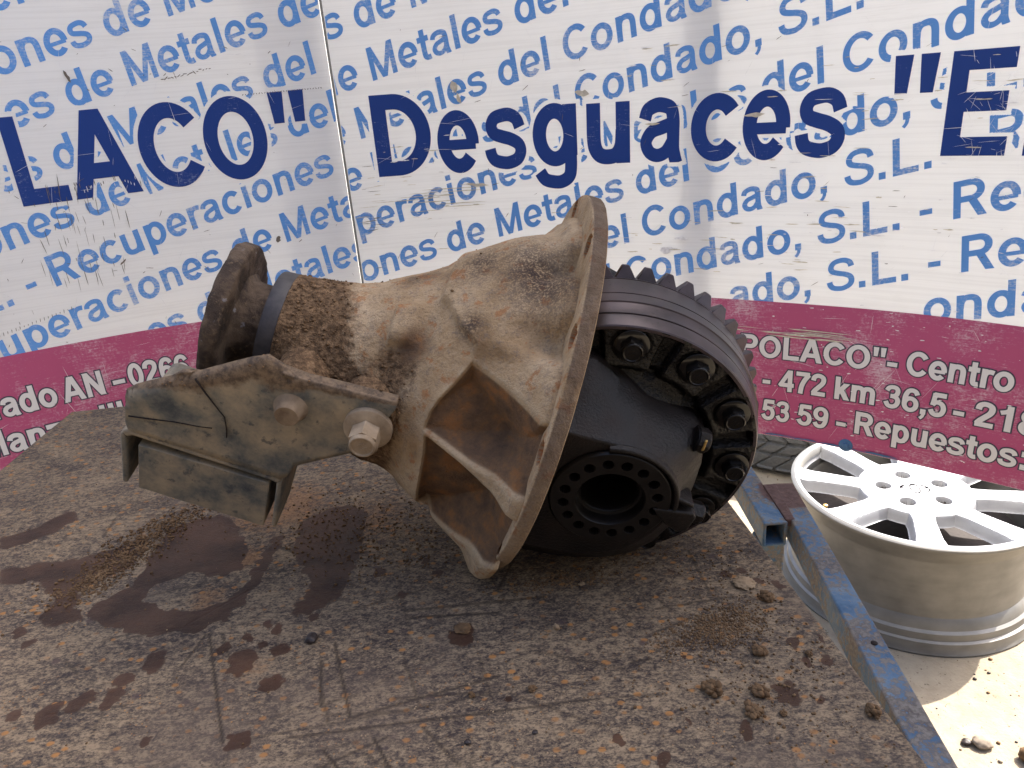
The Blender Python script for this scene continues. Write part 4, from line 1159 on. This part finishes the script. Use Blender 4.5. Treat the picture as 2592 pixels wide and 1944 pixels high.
def hexpoly(r, rot=0.0): return [(r * math.cos(rot + k * math.pi / 3), r * math.sin(rot + k * math.pi / 3)) for k in range(6)]
def bolt_mesh(axis, base, hr, hh, fr_, fh, rot, mat, name, parent, marks=True):
    """flanged hex head growing along +axis or -axis from base (local)"""
    mb = MB()
    sgn = -1 if axis.startswith('-') else 1; ax = axis[-1]
    i = 'xyz'.index(ax)
    def P(a, b, t):
        v = [0, 0, 0]; v[i] = base[i] + sgn * t
        j, k = [q for q in range(3) if q != i]
        v[j] = base[j] + a; v[k] = base[k] + b
        return tuple(v)
    nf = 36
    circ = lambda r_, t: [P(r_ * math.cos(2 * math.pi * q / nf), r_ * math.sin(2 * math.pi * q / nf), t) for q in range(nf)]
    mb.loft([circ(fr_, 0), circ(fr_, fh * 0.6), circ(hr * 1.06, fh)])
    hx = lambda r_, t: [P(a, b, t) for a, b in hexpoly(r_, rot)]
    mb.loft([hx(hr, fh * 0.5), hx(hr, hh * 0.86)], cap=True)
    c2 = lambda r_, t: [P(r_ * math.cos(rot + 2 * math.pi * q / 24), r_ * math.sin(rot + 2 * math.pi * q / 24), t) for q in range(24)]
    mb.loft([c2(hr * 0.87, hh * 0.80), c2(hr * 0.85, hh * 0.95), c2(hr * 0.78, hh), c2(hr * 0.70, hh * 1.0), c2(hr * 0.66, hh * 0.955)])
    if marks:
        for q in (-1, 1):
            a, b = hr * 0.18 * q, 0
            c, s = math.cos(rot + 0.5), math.sin(rot + 0.5)
            def L(u, v): return (a * c + u * c - v * s, a * s + u * s + v * c)
            w, l = hr * 0.05, hr * 0.24
            quad = [L(-w, -l), L(w, -l), L(w, l), L(-w, l)]
            mb.loft([[P(p[0], p[1], hh * 0.95) for p in quad], [P(p[0], p[1], hh * 0.975) for p in quad]])
    return mb.build(name, mat, parent, smooth=30, bevel=0.0004)
bolt0 = None
for k in range(12):
    a = -0.18168989 + k * math.radians(30)
    p = (-AX - 0.0799 * math.sin(a), 0.0547, 0.0799 * math.cos(a))
    if bolt0 is None:
        bolt0 = bolt_mesh('y', (0, 0, 0), 0.0072, 0.0098, 0.0105, 0.003, 0.35, M['blackbolt'], 'case_bolt', cs)
        o = bolt0
    else:
        o = bolt0.copy(); COL.objects.link(o); o.parent = cs
    o.location = p
    o.rotation_euler = (0, random.uniform(0, 1.0), 0)

# bearing pedestals
def pedestal(sign):
    A = [(0.004, 0.0680), (-0.012, 0.0670), (-0.021, 0.0640), (-0.0303, 0.0585), (-0.0511, 0.0500), (-0.0687, 0.0468), (-0.0833, 0.0447), (-0.0905, 0.0410), (-0.0945, 0.0330), (-0.0965, 0.015), (-0.0975, 0.0), (-0.098, -0.030), (-0.0955, -0.055), (-0.086, -0.074), (-0.070, -0.085), (-0.050, -0.0905), (-0.030, -0.092), (0.004, -0.0925)]
    Bm = [(0.004, 0.0520), (-0.012, 0.0515), (-0.021, 0.0500), (-0.0303, 0.0490), (-0.0511, 0.0460), (-0.0665, 0.0440), (-0.0805, 0.0410), (-0.0875, 0.0370), (-0.0915, 0.028), (-0.0945, 0.012), (-0.0965, -0.002), (-0.0965, -0.022), (-0.091, -0.043), (-0.081, -0.058), (-0.066, -0.069), (-0.048, -0.075), (-0.030, -0.078), (0.004, -0.0795)]
    Cf = [(0.004, 0.0395), (-0.012, 0.0395), (-0.021, 0.0395), (-0.0303, 0.0395), (-0.0511, 0.0392), (-0.0598, 0.0378), (-0.0686, 0.0325), (-0.0766, 0.0248), (-0.0812, 0.0160), (-0.0835, 0.004), (-0.0830, -0.008), (-0.0795, -0.021), (-0.073, -0.033), (-0.065, -0.0425), (-0.055, -0.0495), (-0.044, -0.054), (-0.030, -0.0565), (0.004, -0.058)]
    ys = (0.048, 0.062, 0.079, 0.0945, 0.0965)
    def ring(P, y, k=1.0): return [(x, sign * y, z) for x, z in P]
    mid = lambda P, Q, t: [(p[0] * (1 - t) + q[0] * t, p[1] * (1 - t) + q[1] * t) for p, q in zip(P, Q)]
    shr = [(-0.0438 + (x + 0.0438) * 0.965 if x < 0 else x, z * 0.965) for x, z in Cf]
    def dens(P, k=4):
        return [(P[i][0] + (P[(i + 1) % len(P)][0] - P[i][0]) * j / k, P[i][1] + (P[(i + 1) % len(P)][1] - P[i][1]) * j / k) for i in range(len(P)) for j in range(k)]
    A, Bm, Cf, shr = dens(A), dens(Bm), dens(Cf), dens(shr)
    def circ(r_):
        out = []
        for x, z in shr:
            a = math.atan2(z, x + AX); out.append((-AX + r_ * math.cos(a), r_ * math.sin(a)))
        return out
    mb = MB()
    mb.loft([ring(A, ys[0]), ring(A, ys[1]), ring(Bm, ys[2]), ring(mid(Bm, Cf, 0.86), ys[3] - 0.004), ring(Cf, ys[3]), ring(shr, ys[4]), ring(circ(0.0362), ys[4]), ring(circ(0.0360), 0.050)])
    return mb.build('bearing_pedestal', M['ped'], diff, smooth=42, bevel=0.0012, seg=2)
ped = pedestal(1)
mbp = MB()
mbp.prism([(0.004, 0.072), (-0.008, 0.070), (-0.030, 0.056), (-0.055, 0.050), (-0.085, 0.045), (-0.09, 0.0), (-0.08, -0.04), (-0.04, -0.06), (0.004, -0.06)], 'y', -0.040, -0.090)
mbp.build('bearing_pedestal', M['ped'], diff, smooth=40, bevel=0.003)
V, F = lathe([(-0.012, 0.0), (-0.012, 0.062), (-0.02, 0.064), (-0.05, 0.05), (-0.06, 0.036), (-0.10, 0.030), (-0.10, 0.0)], 96, 'y', (-AX, 0))
mesh_obj('case_half', V, F, M['case'], diff, smooth=40)

# adjuster nut with holes and the open bore
def adjuster():
    th = np.radians(np.arange(0, 360, 0.75)); n = len(th)
    rr = np.r_[0.0358, 0.0352, np.linspace(0.0348, 0.0205, 46), 0.0202, 0.0198, 0.0194, 0.0180, 0.0172, 0.0168, 0.0165, 0.0163, 0.0163]
    yy = np.r_[0.0955, 0.0984, np.full(46, 0.0988), 0.0983, 0.0950, 0.0915, 0.0908, 0.0910, 0.0905, 0.0895, 0.085, 0.040]
    Rg = np.repeat(rr[:, None], n, 1); Yg = np.repeat(yy[:, None], n, 1); Tg = np.repeat(th[None], len(rr), 0)
    X = -AX - Rg * np.sin(Tg); Z = Rg * np.cos(Tg)
    for k in range(16):
        a = -0.39794690 + k * math.pi / 8
        dd = np.hypot(X + AX + 0.02746 * math.sin(a), Z - 0.02746 * math.cos(a))
        Yg = np.where(dd < 0.0031, 0.0915, Yg)
    V = np.stack([X, Yg, Z], -1).reshape(-1, 3)
    o = mesh_obj('adjuster_nut', V, grid_faces(len(rr), n, wrap_v=True)[:, ::-1], M['bore'], diff, smooth=35)
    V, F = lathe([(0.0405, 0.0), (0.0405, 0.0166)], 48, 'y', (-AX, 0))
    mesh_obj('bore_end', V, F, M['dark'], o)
adjuster()
# raised ridge of the cap around the nut, lock lugs, cap bolts
mb = MB()
arc = []
for k in range(15):
    a = math.radians(-8 + k * 8.5)
    arc.append(a)
secs = []
for a in arc:
    er = (-math.cos(a), math.sin(a))
    f = lambda r_, y_: (-AX + er[0] * r_, y_, er[1] * r_ * 0.97)
    secs.append([f(0.0370, 0.0955), f(0.0374, 0.0990), f(0.0398, 0.0990), f(0.0412, 0.0950)])
mb.loft(secs)
mb.build('cap_ridge', M['ped'], ped, smooth=40, bevel=0.0008)
mb = MB()
mb.prism([(-.0690, .0020), (-.0815, .0042), (-.0939, .0062), (-.0965, .0030), (-.0958, -.0090), (-.0900, -.0118), (-.0798, -.0072)], 'y', 0.082, 0.0995)
mb.prism([(-.0800, .0140), (-.0913, .0118), (-.0925, .0085), (-.0810, .0104)], 'y', 0.084, 0.0985)
mb.build('lock_lug', M['ped'], ped, smooth=35, bevel=0.0014, seg=3)
bolt_mesh('-x', (-0.0815, 0.0750, 0.0415), 0.0078, 0.0085, 0.0070, 0.0008, 0.2, M['ped'], 'cap_bolt', ped, marks=False)
bolt_mesh('-x', (-0.0945, 0.0880, -0.0020), 0.0072, 0.0095, 0.0066, 0.0008, 0.4, M['ped'], 'cap_bolt', ped, marks=False)
mb = MB()
mb.prism([(-0.0846, 0.0468), (-0.0858, 0.0476), (-0.0868, 0.0405), (-0.0855, 0.0395)], 'y', 0.0815, 0.0830)
mb.build('lock_tab', M['brass'], ped, bevel=0.0003)

# bracket with vibration damper
YB = 0.074
plate_poly = [(.2437, -.0340), (.2442, -.0556), (.2425, -.0618), (.2019, -.0664), (.1485, -.0722), (.1450, -.0690), (.1414, -.0580), (.1307, -.0505), (.1088, -.0356), (.0981, -.0152), (.0896, .0060), (.0892, .0110),
              (.1080, .0108), (.1251, .0106), (.1420, .0100), (.1530, .0112), (.1600, .0140), (.1669, .0165), (.1727, .0140), (.2038, -.0075), (.2102, -.0090), (.2140, -.0105), (.2178, -.0150), (.2378, -.0280)]
def bracket():
    import bmesh
    bm = bmesh.new()
    f = bm.faces.new([bm.verts.new((x, YB, z)) for x, z in plate_poly])
    bmesh.ops.triangulate(bm, faces=[f])
    for k in range(5):
        bmesh.ops.subdivide_edges(bm, edges=[e for e in bm.edges if e.calc_length() > 0.006], cuts=1)
        bmesh.ops.triangulate(bm, faces=bm.faces)
    me = bpy.data.meshes.new('bracket_plate')
    bm.normal_update()
    bm.to_mesh(me); bm.free()
    co = np.zeros(len(me.vertices) * 3, np.float32); me.vertices.foreach_get('co', co); co = co.reshape(-1, 3)
    topz = np.interp(co[:, 0], [.089, .125, .15, .1669, .2038, .2178, .2437], [.011, .0106, .010, .0165, -.0075, -.015, -.034])
    dz = topz - co[:, 2]
    # pressed top edge rolls away from the viewer
    roll = 0.004 * (1 - np.clip(dz / 0.006, 0, 1)) ** 2 * (co[:, 0] > 0.150)
    co[:, 1] -= roll.astype(np.float32)
    co[:, 1] += (0.0012 * (fbm(co[:, [0, 2]] * 60, 3) - 0.5)).astype(np.float32)
    me.vertices.foreach_set('co', co.ravel())
    at = me.attributes.new('soil', 'FLOAT', 'POINT')
    s = np.clip(1.15 - dz / np.interp(co[:, 0], [.09, .14, .16, .2, .225, .24], [.003, .010, .024, .018, .006, .002]), 0, 1)
    at.data.foreach_set('value', s.astype(np.float32))
    me.materials.append(M['bracket'])
    me.polygons.foreach_set('use_smooth', np.ones(len(me.polygons), bool))
    o = link(bpy.data.objects.new('bracket_plate', me), diff)
    md = o.modifiers.new('thickness', 'SOLIDIFY'); md.thickness = 0.0035; md.offset = 0
    # turned-back top web towards the housing
    mb = MB()
    web = [(.0892, .0110), (.1251, .0106), (.1420, .0100), (.1560, .0118)]
    mb.loft([[(x, YB + 0.0015, z - 0.0002), (x, YB - 0.006, z + 0.0006), (x, YB - 0.006, z - 0.0026), (x, YB + 0.0015, z - 0.0032)] for x, z in web])
    web2 = [(.1560, .0118), (.1669, .0168), (.2038, -.0075), (.2102, -.0085), (.2180, -.0150), (.2380, -.0285), (.2430, -.0350)]
    mb.loft([[(x, YB - 0.0025, z - 0.0004), (x, YB - 0.010, z - 0.0030), (x, YB - 0.010, z - 0.0055), (x, YB - 0.0035, z - 0.0040)] for x, z in web2])
    w = mb.build('bracket_web', M['bracket'], o, smooth=40, bevel=0.0012)
    at = w.data.attributes.new('soil', 'FLOAT', 'POINT'); at.data.foreach_set('value', np.full(len(w.data.vertices), 0.75, np.float32))
    return o
br = bracket()
mb = MB()
for pts in (((.2036, -.0085), (.1975, -.0170), (.1895, -.0270), (.1855, -.0318), (.1850, -.0350), (.1838, -.0420), (.1836, -.0478)), ((.2420, -.0500), (.2300, -.0482), (.2150, -.0455), (.2000, -.0442), (.1925, -.0430))):
    for (a, b_), (c, d_) in zip(pts[:-1], pts[1:]):
        e = Vector((c - a, d_ - b_)); n_ = Vector((-e.y, e.x)).normalized() * (0.00017 if pts[0][0] < .21 else 0.00009)
        mb.prism([(a - n_.x, b_ - n_.y), (c - n_.x, d_ - n_.y), (c + n_.x, d_ + n_.y), (a + n_.x, b_ + n_.y)], 'y', YB + 0.0012, YB + 0.0027)
mb.build('paint_crack', M['dark'], br)
def channel():
    mb = MB()
    t = 0.003
    # top, legs: an open box of bent sheet seen from its open front
    yb, yf = 0.002, YB + 0.0015
    mb.loft([[(.2470, y, -.0645), (.2425, y, -.0620), (.1485, y, -.0727), (.1478, y, -.0755), (.1512, y, -.0775), (.1540, y, -.0760), (.2400, y, -.0662), (.2436, y, -.0685)] for y in (yb, yf)])
    mb.loft([[(.2477, yf, -.0660), (.2477, yb, -.0660), (.2475, 0.030, -.1060), (.2472, yf - 0.002, -.1100), (.2472, yf, -.1085)], [(.2447, yf, -.0670), (.2447, yb, -.0670), (.2445, 0.030, -.1065), (.2442, yf - 0.002, -.1105), (.2442, yf, -.1090)]])
    mb.loft([[(.1508, yf, -.0765), (.1508, yb, -.0765), (.1500, 0.046, -.1170), (.1502, yf - 0.002, -.1198), (.1502, yf, -.1185)], [(.1476, yf, -.0750), (.1476, yb, -.0750), (.1468, 0.046, -.1165), (.1471, yf - 0.002, -.1196), (.1471, yf, -.1180)]])
    o = mb.build('damper_channel', M['bracket'], diff, smooth=35, bevel=0.0012)
    at = o.data.attributes.new('soil', 'FLOAT', 'POINT'); at.data.foreach_set('value', np.full(len(o.data.vertices), 0.1, np.float32))
    return o
channel()
mb = MB()
blk = [(.2368, -.0730), (.1560, -.0790), (.1552, -.0800), (.1552, -.1195), (.1562, -.1205), (.2370, -.1115)]
mb.prism(blk, 'y', 0.018, YB + 0.0012)
o = mb.build('damper_block', M['bracket'], diff, smooth=35, bevel=0.0016, seg=3)
at = o.data.attributes.new('soil', 'FLOAT', 'POINT'); at.data.foreach_set('value', np.full(len(o.data.vertices), 0.02, np.float32))
V, F = lathe([(0.030, 0.018), (0.058, 0.0175), (0.0715, 0.0135), (0.0720, 0.0)], 48, 'y', (.149, -.012))
ms = mesh_obj('mount_boss', V, F, M['cast'], diff, smooth=40, attrs={'soil': np.ones(len(V)), 'smear': np.zeros(len(V)), 'pocket': np.zeros(len(V)), 'hole': np.zeros(len(V))})
V, F = lathe([(0.030, 0.020), (0.060, 0.019), (0.0715, 0.016), (0.0720, 0.0)], 48, 'y', (.104, -.012))
mesh_obj('mount_boss', V, F, M['cast'], diff, smooth=40, attrs={'soil': np.ones(len(V)), 'smear': np.zeros(len(V)), 'pocket': np.zeros(len(V)), 'hole': np.zeros(len(V))})
V, F = lathe([(YB - 0.001, 0.0112), (YB + 0.003, 0.0098), (YB + 0.006, 0.0082), (YB + 0.0095, 0.0075), (YB + 0.0105, 0.0068), (YB + 0.0107, 0.0)], 40, 'y', (.1485, -.0120))
mesh_obj('stud_end', V, F, M['clay2'], diff, smooth=35)
bolt_mesh('y', (.1022, YB + 0.0015, -.0112), 0.0092, 0.0195, 0.0145, 0.006, 0.3, M['clay'], 'bracket_bolt', diff)

# ------------------------------------------------------------------ wheel, tyre, stones behind
WR, WZ = 0.1855, ZC - 0.62
wheel = empty('alloy_wheel', (0.6275, 1.003, 0.0))
tag(wheel, 'silver multi-spoke alloy wheel lying face up on the sunny floor', 'wheel')
V, F = lathe([(0.180 - 0.012, 0.1700), (0.180 - 0.002, 0.1735), (0.180, 0.1760), (0.1795, 0.1830), (0.1775, WR), (0.174, WR), (0.1725, WR - 0.003), (0.166, WR - 0.0065), (0.157, WR - 0.0085), (0.150, WR - 0.0130), (0.145, WR - 0.0140),
              (0.075, WR - 0.0165), (0.052, WR - 0.0160), (0.046, WR - 0.0115), (0.036, WR - 0.0085), (0.033, WR - 0.0040), (0.022, WR - 0.0030), (0.020, WR + 0.0010), (0.008, WR + 0.0020), (0.003, WR + 0.0050), (0.0, WR + 0.0040), (0.0, WR - 0.012), (0.05, WR - 0.022), (0.150, WR - 0.022)], 200, 'z')
mesh_obj('rim_barrel', V, F, M['barrel'], wheel, smooth=35)
def face():
    th = np.radians(np.arange(0, 360, 0.35)); n = len(th)
    rr = np.linspace(0.0, 0.1795, 190)
    Rg, Tg = np.meshgrid(rr, th, indexing='ij')
    ns = 8; a0 = math.radians(158.5)
    u = (Tg - a0) / (2 * math.pi / ns); fr = np.abs(u - np.round(u)) * (2 * math.pi / ns)
    dside = Rg * np.sin(np.clip(fr, 0, 1.2))                        # distance from the spoke's centre line
    half = np.interp(Rg, [0.05, 0.10, 0.15, 0.17], [0.0240, 0.0185, 0.0205, 0.0240])
    win = np.minimum(np.minimum(dside - half, 0.1705 - Rg), Rg - 0.086 - 0.35 * np.maximum(0, dside - 0.02) * 0)
    win = np.where(Rg < 0.03, -0.03, win)
    z = np.interp(Rg, [0, 0.03, 0.055, 0.10, 0.15, 0.1675, 0.171, 0.1745, 0.1795], [0.1690, 0.1690, 0.1685, 0.1715, 0.1745, 0.1755, 0.1775, 0.1800, 0.1803])
    z = z - 0.019 * sstep(-0.0040, 0.0010, win)
    hole = np.zeros_like(Rg)
    for k in range(5):
        a = math.radians(85 + 72 * k)
        dd = np.hypot(Rg * np.cos(Tg) - 0.0455 * math.cos(a), Rg * np.sin(Tg) - 0.0455 * math.sin(a))
        z = z - 0.025 * sstep(0.0118, 0.0098, dd)
    cap = np.hypot(Rg, 0)
    z = z - 0.0012 * sstep(0.0248, 0.0254, cap) * sstep(0.0268, 0.0262, cap)
    V = np.stack([Rg * np.cos(Tg), Rg * np.sin(Tg), z], -1).reshape(-1, 3)
    F = grid_faces(len(rr), n, wrap_v=True)
    w = win.ravel()
    keep = w[F].min(1) < 0.0012
    hm = np.zeros(len(V))
    for k in range(5):
        a = math.radians(85 + 72 * k)
        hm = np.maximum(hm, np.hypot(V[:, 0] - 0.0455 * math.cos(a), V[:, 1] - 0.0455 * math.sin(a)) < 0.0112)
    F = F[keep]
    return mesh_obj('spoke_face', V, F, [M['alu'], M['inner']], wheel, smooth=50, fmat=(hm[F].min(1) > 0.5).astype(int))  # lug hole floors painted dark for their shade
fc = face()
mb = MB()                                                           # dark disc added behind the openings as their painted shade
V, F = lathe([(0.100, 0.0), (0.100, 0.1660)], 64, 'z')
mesh_obj('shade_disc', V, F, M['inner'], wheel)
mb = MB()
def oval(rx, ry, w, cx=0, cy=0, z=0.1682, rot=0.0, n=40):
    secs = []
    for k in range(n + 1):
        a = 2 * math.pi * k / n
        p = []
        for f_, dz in ((1 - w / 2, 0), (1 + w / 2, 0), (1 + w / 2, 0.0008), (1 - w / 2, 0.0008)):
            x_, y_ = cx + rx * f_ * math.cos(a), cy + ry * f_ * math.sin(a)
            p.append((x_ * math.cos(rot) - y_ * math.sin(rot), x_ * math.sin(rot) + y_ * math.cos(rot), z + dz))
        secs.append(p)
    mb.loft(secs, cap=False)
oval(0.021, 0.015, 0.10, rot=-0.2); oval(0.019, 0.0062, 0.24, cy=0.005, rot=-0.2); oval(0.0065, 0.0135, 0.24, rot=-0.2)
mb.build('hub_emblem', M['chrome'], fc, smooth=30)
V, F = lathe([(0, 0.0045), (0.022, 0.0045), (0.023, 0.0035), (0.034, 0.0033), (0.035, 0.0)], 20, 'z')
mesh_obj('valve', V + np.array([0.150 * math.cos(math.radians(186)), 0.150 * math.sin(math.radians(186)), 0.128]), F, M['brass'], wheel, smooth=35)

tyre = empty('tyre', (0.675, 1.57, 0.0))
tag(tyre, 'worn black tyre lying on the floor behind the wheel, half hidden by the sign', 'tyre')
th = np.radians(np.arange(0, 360, 0.5)); n = len(th)
pr = [(0.0, 0.16), (0.0, 0.20), (0.006, 0.235), (0.02, 0.254)]
zz = np.linspace(0.024, 0.146, 60)
for z in zz:
    g_ = 0.0065 if (abs(z - 0.058) < 0.0045 or abs(z - 0.085) < 0.0045 or abs(z - 0.112) < 0.0045) else 0
    pr.append((z, 0.259 - 6 * (z - 0.085) ** 2 * 0.35 - g_))
pr += [(0.150, 0.254), (0.164, 0.235), (0.170, 0.20), (0.170, 0.16), (0.12, 0.15), (0.05, 0.15)]
pr = np.array(pr)
Zg = np.repeat(pr[:, :1], n, 1); Rg = np.repeat(pr[:, 1:], n, 1); Tg = np.repeat(th[None], len(pr), 0)
ph = (np.degrees(Tg) / 9 + np.abs(Zg - 0.085) * 26) % 1
Rg = Rg - np.where((Rg > 0.245) & (ph < 0.14), 0.005, 0)
mesh_obj('tread', np.stack([Rg * np.cos(Tg), Rg * np.sin(Tg), Zg], -1).reshape(-1, 3), grid_faces(len(pr), n, wrap_u=True, wrap_v=True)[:, ::-1], M['rubber'], tyre, smooth=35)

# ------------------------------------------------------------------ clods, crumbs, stones
import bmesh
def lump(r, seed, sub=3, flat=0.6, rough=0.5, freq=3.0):
    bm = bmesh.new(); bmesh.ops.create_icosphere(bm, subdivisions=sub, radius=1.0)
    co = np.array([v.co for v in bm.verts]); fa = np.array([[v.index for v in f.verts] for f in bm.faces])
    bm.free()
    n_ = fbm(co * freq + seed * 7.7, seed, 4) - 0.5; n2 = fbm(co * freq * 3.1 + seed * 3.3, seed + 50, 3) - 0.5
    co = co * (1 + rough * 1.6 * n_ + rough * 0.8 * n2)[:, None]
    co = co * (r, r * 0.85, r * flat)
    co[:, 2] -= np.percentile(co[:, 2], 12)
    co[:, 2] = np.maximum(co[:, 2], -0.0002)
    return co, fa
CL = [('flat pale tan clod flake lying behind the others near the sheet edge', .1389, .385, .0105, .35, 'tanclod'), ('rough brown clod just in front of the flat tan flake', .1483, .369, .0085, .6, 'clod'),
      ('large brown clod in the row near the bottom right of the sheet', .1097, .2815, .0085, .6, 'clod'), ('small brown clod right of the large clod in the bottom row', .1251, .2805, .0036, .7, 'clod'),
      ('round ochre brown clod alone at the right edge of the sheet', .1687, .276, .0072, .7, 'clod'), ('crumbly brown clod above the bottom row of clods', .1179, .2949, .0078, .55, 'clod'),
      ('wide knobbly brown clod left end of the bottom right group', .0938, .2992, .0095, .55, 'clod'), ('small brown clod close to the blue rail among dark oil spots', .1539, .3197, .0042, .7, 'clod'),
      ('round pale tan clod in the middle of the sheet', .0155, .3571, .0046, .6, 'tanclod'), ('low dark brown smear of dirt at the front centre', -.0418, .3628, .0085, .28, 'clod'),
      ('brown dirt pellet left of centre near the front', -.0018, .3095, .0045, .55, 'clod'), ('red brown pellet at the front left of centre', -.035, .3088, .0036, .6, 'clod'),
      ('dark shiny seed sized lump at the front centre', -.0019, .281, .0026, .5, 'darkclod'), ('black shiny lump at the front left', -.0362, .2778, .0030, .6, 'darkclod'),
      ('dark greasy round knob beside the long brown stain', -.1348, .3635, .0072, .6, 'darkclod'), ('brown crumbly clod in front of the sand brown patch', .1276, .3243, .0075, .5, 'clod'),
      ('pale stone chip under the black gear', .0355, .3973, .0036, .7, 'tanclod')]
for k, (lab, x, y, r, fl, m) in enumerate(CL):
    r *= 0.62
    if m == 'darkclod' or fl < 0.4:
        co, fa = lump(r, k + 3, 4 if r > .003 else 3, fl, 0.55 if m != 'darkclod' else 0.25, 2.6 if m != 'darkclod' else 1.3)
    else:
        vs, fs, oo = [], [], 0
        for q in range(int(26 + r * 5000)):
            u = RNG.normal(size=3); u /= np.linalg.norm(u); u *= r * 0.82 * RNG.random() ** 0.4
            c1, f1 = lump(r * RNG.uniform(0.16, 0.42), 500 + (k * 7 + q) % 40, 1 if r < .003 else 2, 0.85, 0.6, 2.0)
            vs.append(c1 + (u[0], u[1] * 0.85, max(0, u[2] * fl + r * fl * 0.55))); fs.append(f1 + oo); oo += len(c1)
        co, fa = np.vstack(vs), np.vstack(fs)
    o = mesh_obj('dirt_clod', co, fa, M[m], None, smooth=60)
    o.location = (x, y, ZTB)
    o.rotation_euler = (0, 0, random.uniform(0, 6))
    tag(o, lab, 'dirt clod', 'dirt clods on the steel sheet')

def crust():
    base = [lump(1.0, 150 + k, 1, 0.8, 0.6, 1.6) for k in range(8)]
    P = [p for p in CRUST]
    for x in np.linspace(.100, .236, 260):                          # along the turned top edge of the bracket
        zt_ = np.interp(x, [.089, .125, .15, .1669, .2038, .2178, .2437], [.011, .0106, .010, .0165, -.0075, -.015, -.034])
        if RNG.random() < (0.75 if x > .15 else 0.35):
            P.append(np.array([x, YB + RNG.uniform(-.006, .0030), zt_ + RNG.uniform(-.006, .001)]))
    for k in range(60):                                             # packed round the lower bolt
        P.append(np.array([.0885 + RNG.normal(0, .004), .066 + RNG.normal(0, .004), -.006 + RNG.normal(0, .010)]))
    V = []; F = []; o = 0
    for p in P:
        co, fa = base[RNG.integers(8)]
        r = .0003 + .0010 * RNG.random() ** 4
        V.append(co * r + p); F.append(fa + o); o += len(co)
    return tag_stuff('soil_crust', np.vstack(V), np.vstack(F), [M['clod']], diff, smooth=180)
crust()
def crumbs():
    V = []; F = []; MI = []; o = 0
    base = [lump(1.0, 100 + k, 1, 0.75, 0.55, 1.6) for k in range(8)]
    pts = []
    def patch(cx, cy, sx, sy, rot, n, rmin, rmax, mi):
        for _ in range(int(n * 1.5)):
            a, b = RNG.normal(0, sx), RNG.normal(0, sy)
            pts.append((cx + a * math.cos(rot) - b * math.sin(rot), cy + a * math.sin(rot) + b * math.cos(rot), rmin + (rmax - rmin) * RNG.random() ** 3, mi))
    patch(.112, .350, .016, .007, .35, 900, .0004, .0016, 0)
    patch(.120, .342, .012, .006, .3, 300, .0004, .0014, 0)
    patch(.085, .338, .012, .006, .1, 120, .0004, .0013, 0)
    patch(.0247, .403, .022, .006, .05, 420, .0004, .0018, 0)
    patch(-.300, .470, .026, .010, 1.05, 1000, .0005, .0022, 0)
    patch(-.288, .515, .028, .009, .85, 550, .0005, .0024, 0)
    patch(-.310, .440, .012, .008, .9, 300, .0005, .002, 0)
    patch(-.150, .500, .035, .030, 0, 420, .0004, .0018, 0)
    patch(-.115, .475, .035, .03, 0, 420, .0004, .0020, 0)
    patch(-.07, .44, .03, .015, 0, 220, .0004, .0014, 0)
    patch(-.020, .452, .016, .006, 0.1, 300, .0003, .0012, 0)
    patch(.055, .425, .03, .010, 0.0, 420, .0003, .0013, 0)
    patch(.130, .40, .02, .02, 0, 320, .0003, .0013, 0)
    patch(.13, .31, .03, .03, 0, 420, .0003, .0018, 0)
    patch(.05, .32, .06, .03, 0, 260, .0003, .0012, 0)
    patch(.03, .30, .08, .03, 0, 140, .0003, .0012, 1)
    for _ in range(900):
        pts.append((RNG.uniform(-.45, .19), RNG.uniform(.2, .78), .0003 + .0009 * RNG.random() ** 3, int(RNG.random() < 0.2)))
    for (x, y, r, mi) in pts:
        if y > .79 or x > .178 - (y - .2) * .082 or x < -.49: continue
        co, fa = base[RNG.integers(8)]
        a = RNG.random() * 6.28; c, s = math.cos(a), math.sin(a)
        q = co * r * 0.68
        V.append(np.stack([q[:, 0] * c - q[:, 1] * s + x, q[:, 0] * s + q[:, 1] * c + y, q[:, 2] + ZTB], -1)); F.append(fa + o); o += len(co); MI += [mi] * len(fa)
    ob = mesh_obj('dirt_crumbs', np.vstack(V), np.vstack(F), [M['clod'], M['tanclod']], None, smooth=180, fmat=MI)
    tag(ob, 'loose brown soil crumbs scattered over the steel sheet', 'dirt', kind='stuff')
crumbs()

for k, (lab, x, y, r, m) in enumerate([('grey stone with a dark side on the sunny floor', .552, .668, .0115, 'stone'), ('small brown leaf sized chip beside the wheel', .662, .826, .010, 'tanclod'), ('brown stone at the right corner of the floor', .600, .640, .017, 'clod'), ('little dark pebble left of the grey stone', .535, .672, .006, 'darkclod')]):
    co, fa = lump(r, 300 + k, 3, .6, .4, 1.6)
    o = mesh_obj('stone', co, fa, M[m], None, smooth=60)
    o.location = (x, y, 0); tag(o, lab, 'stone', 'stones on the yard floor')
V = []; F = []; o_ = 0
base = [lump(1.0, 400 + k, 1, .6, .5, 1.6) for k in range(6)]
for k in range(2600):
    x, y = RNG.uniform(.3, .95), RNG.uniform(.35, 1.6)
    r = .0004 + .0032 * RNG.random() ** 6
    co, fa = base[RNG.integers(6)]
    V.append(co * r + (x, y, 0)); F.append(fa + o_); o_ += len(co)
ob = mesh_obj('gravel', np.vstack(V), np.vstack(F), [M['darkclod'], M['clod'], M['stone']], None, smooth=180, fmat=RNG.integers(0, 3, len(F)).repeat([len(f) for f in F]))
tag(ob, 'fine dark grit scattered on the sunny yard floor', 'gravel', kind='stuff')
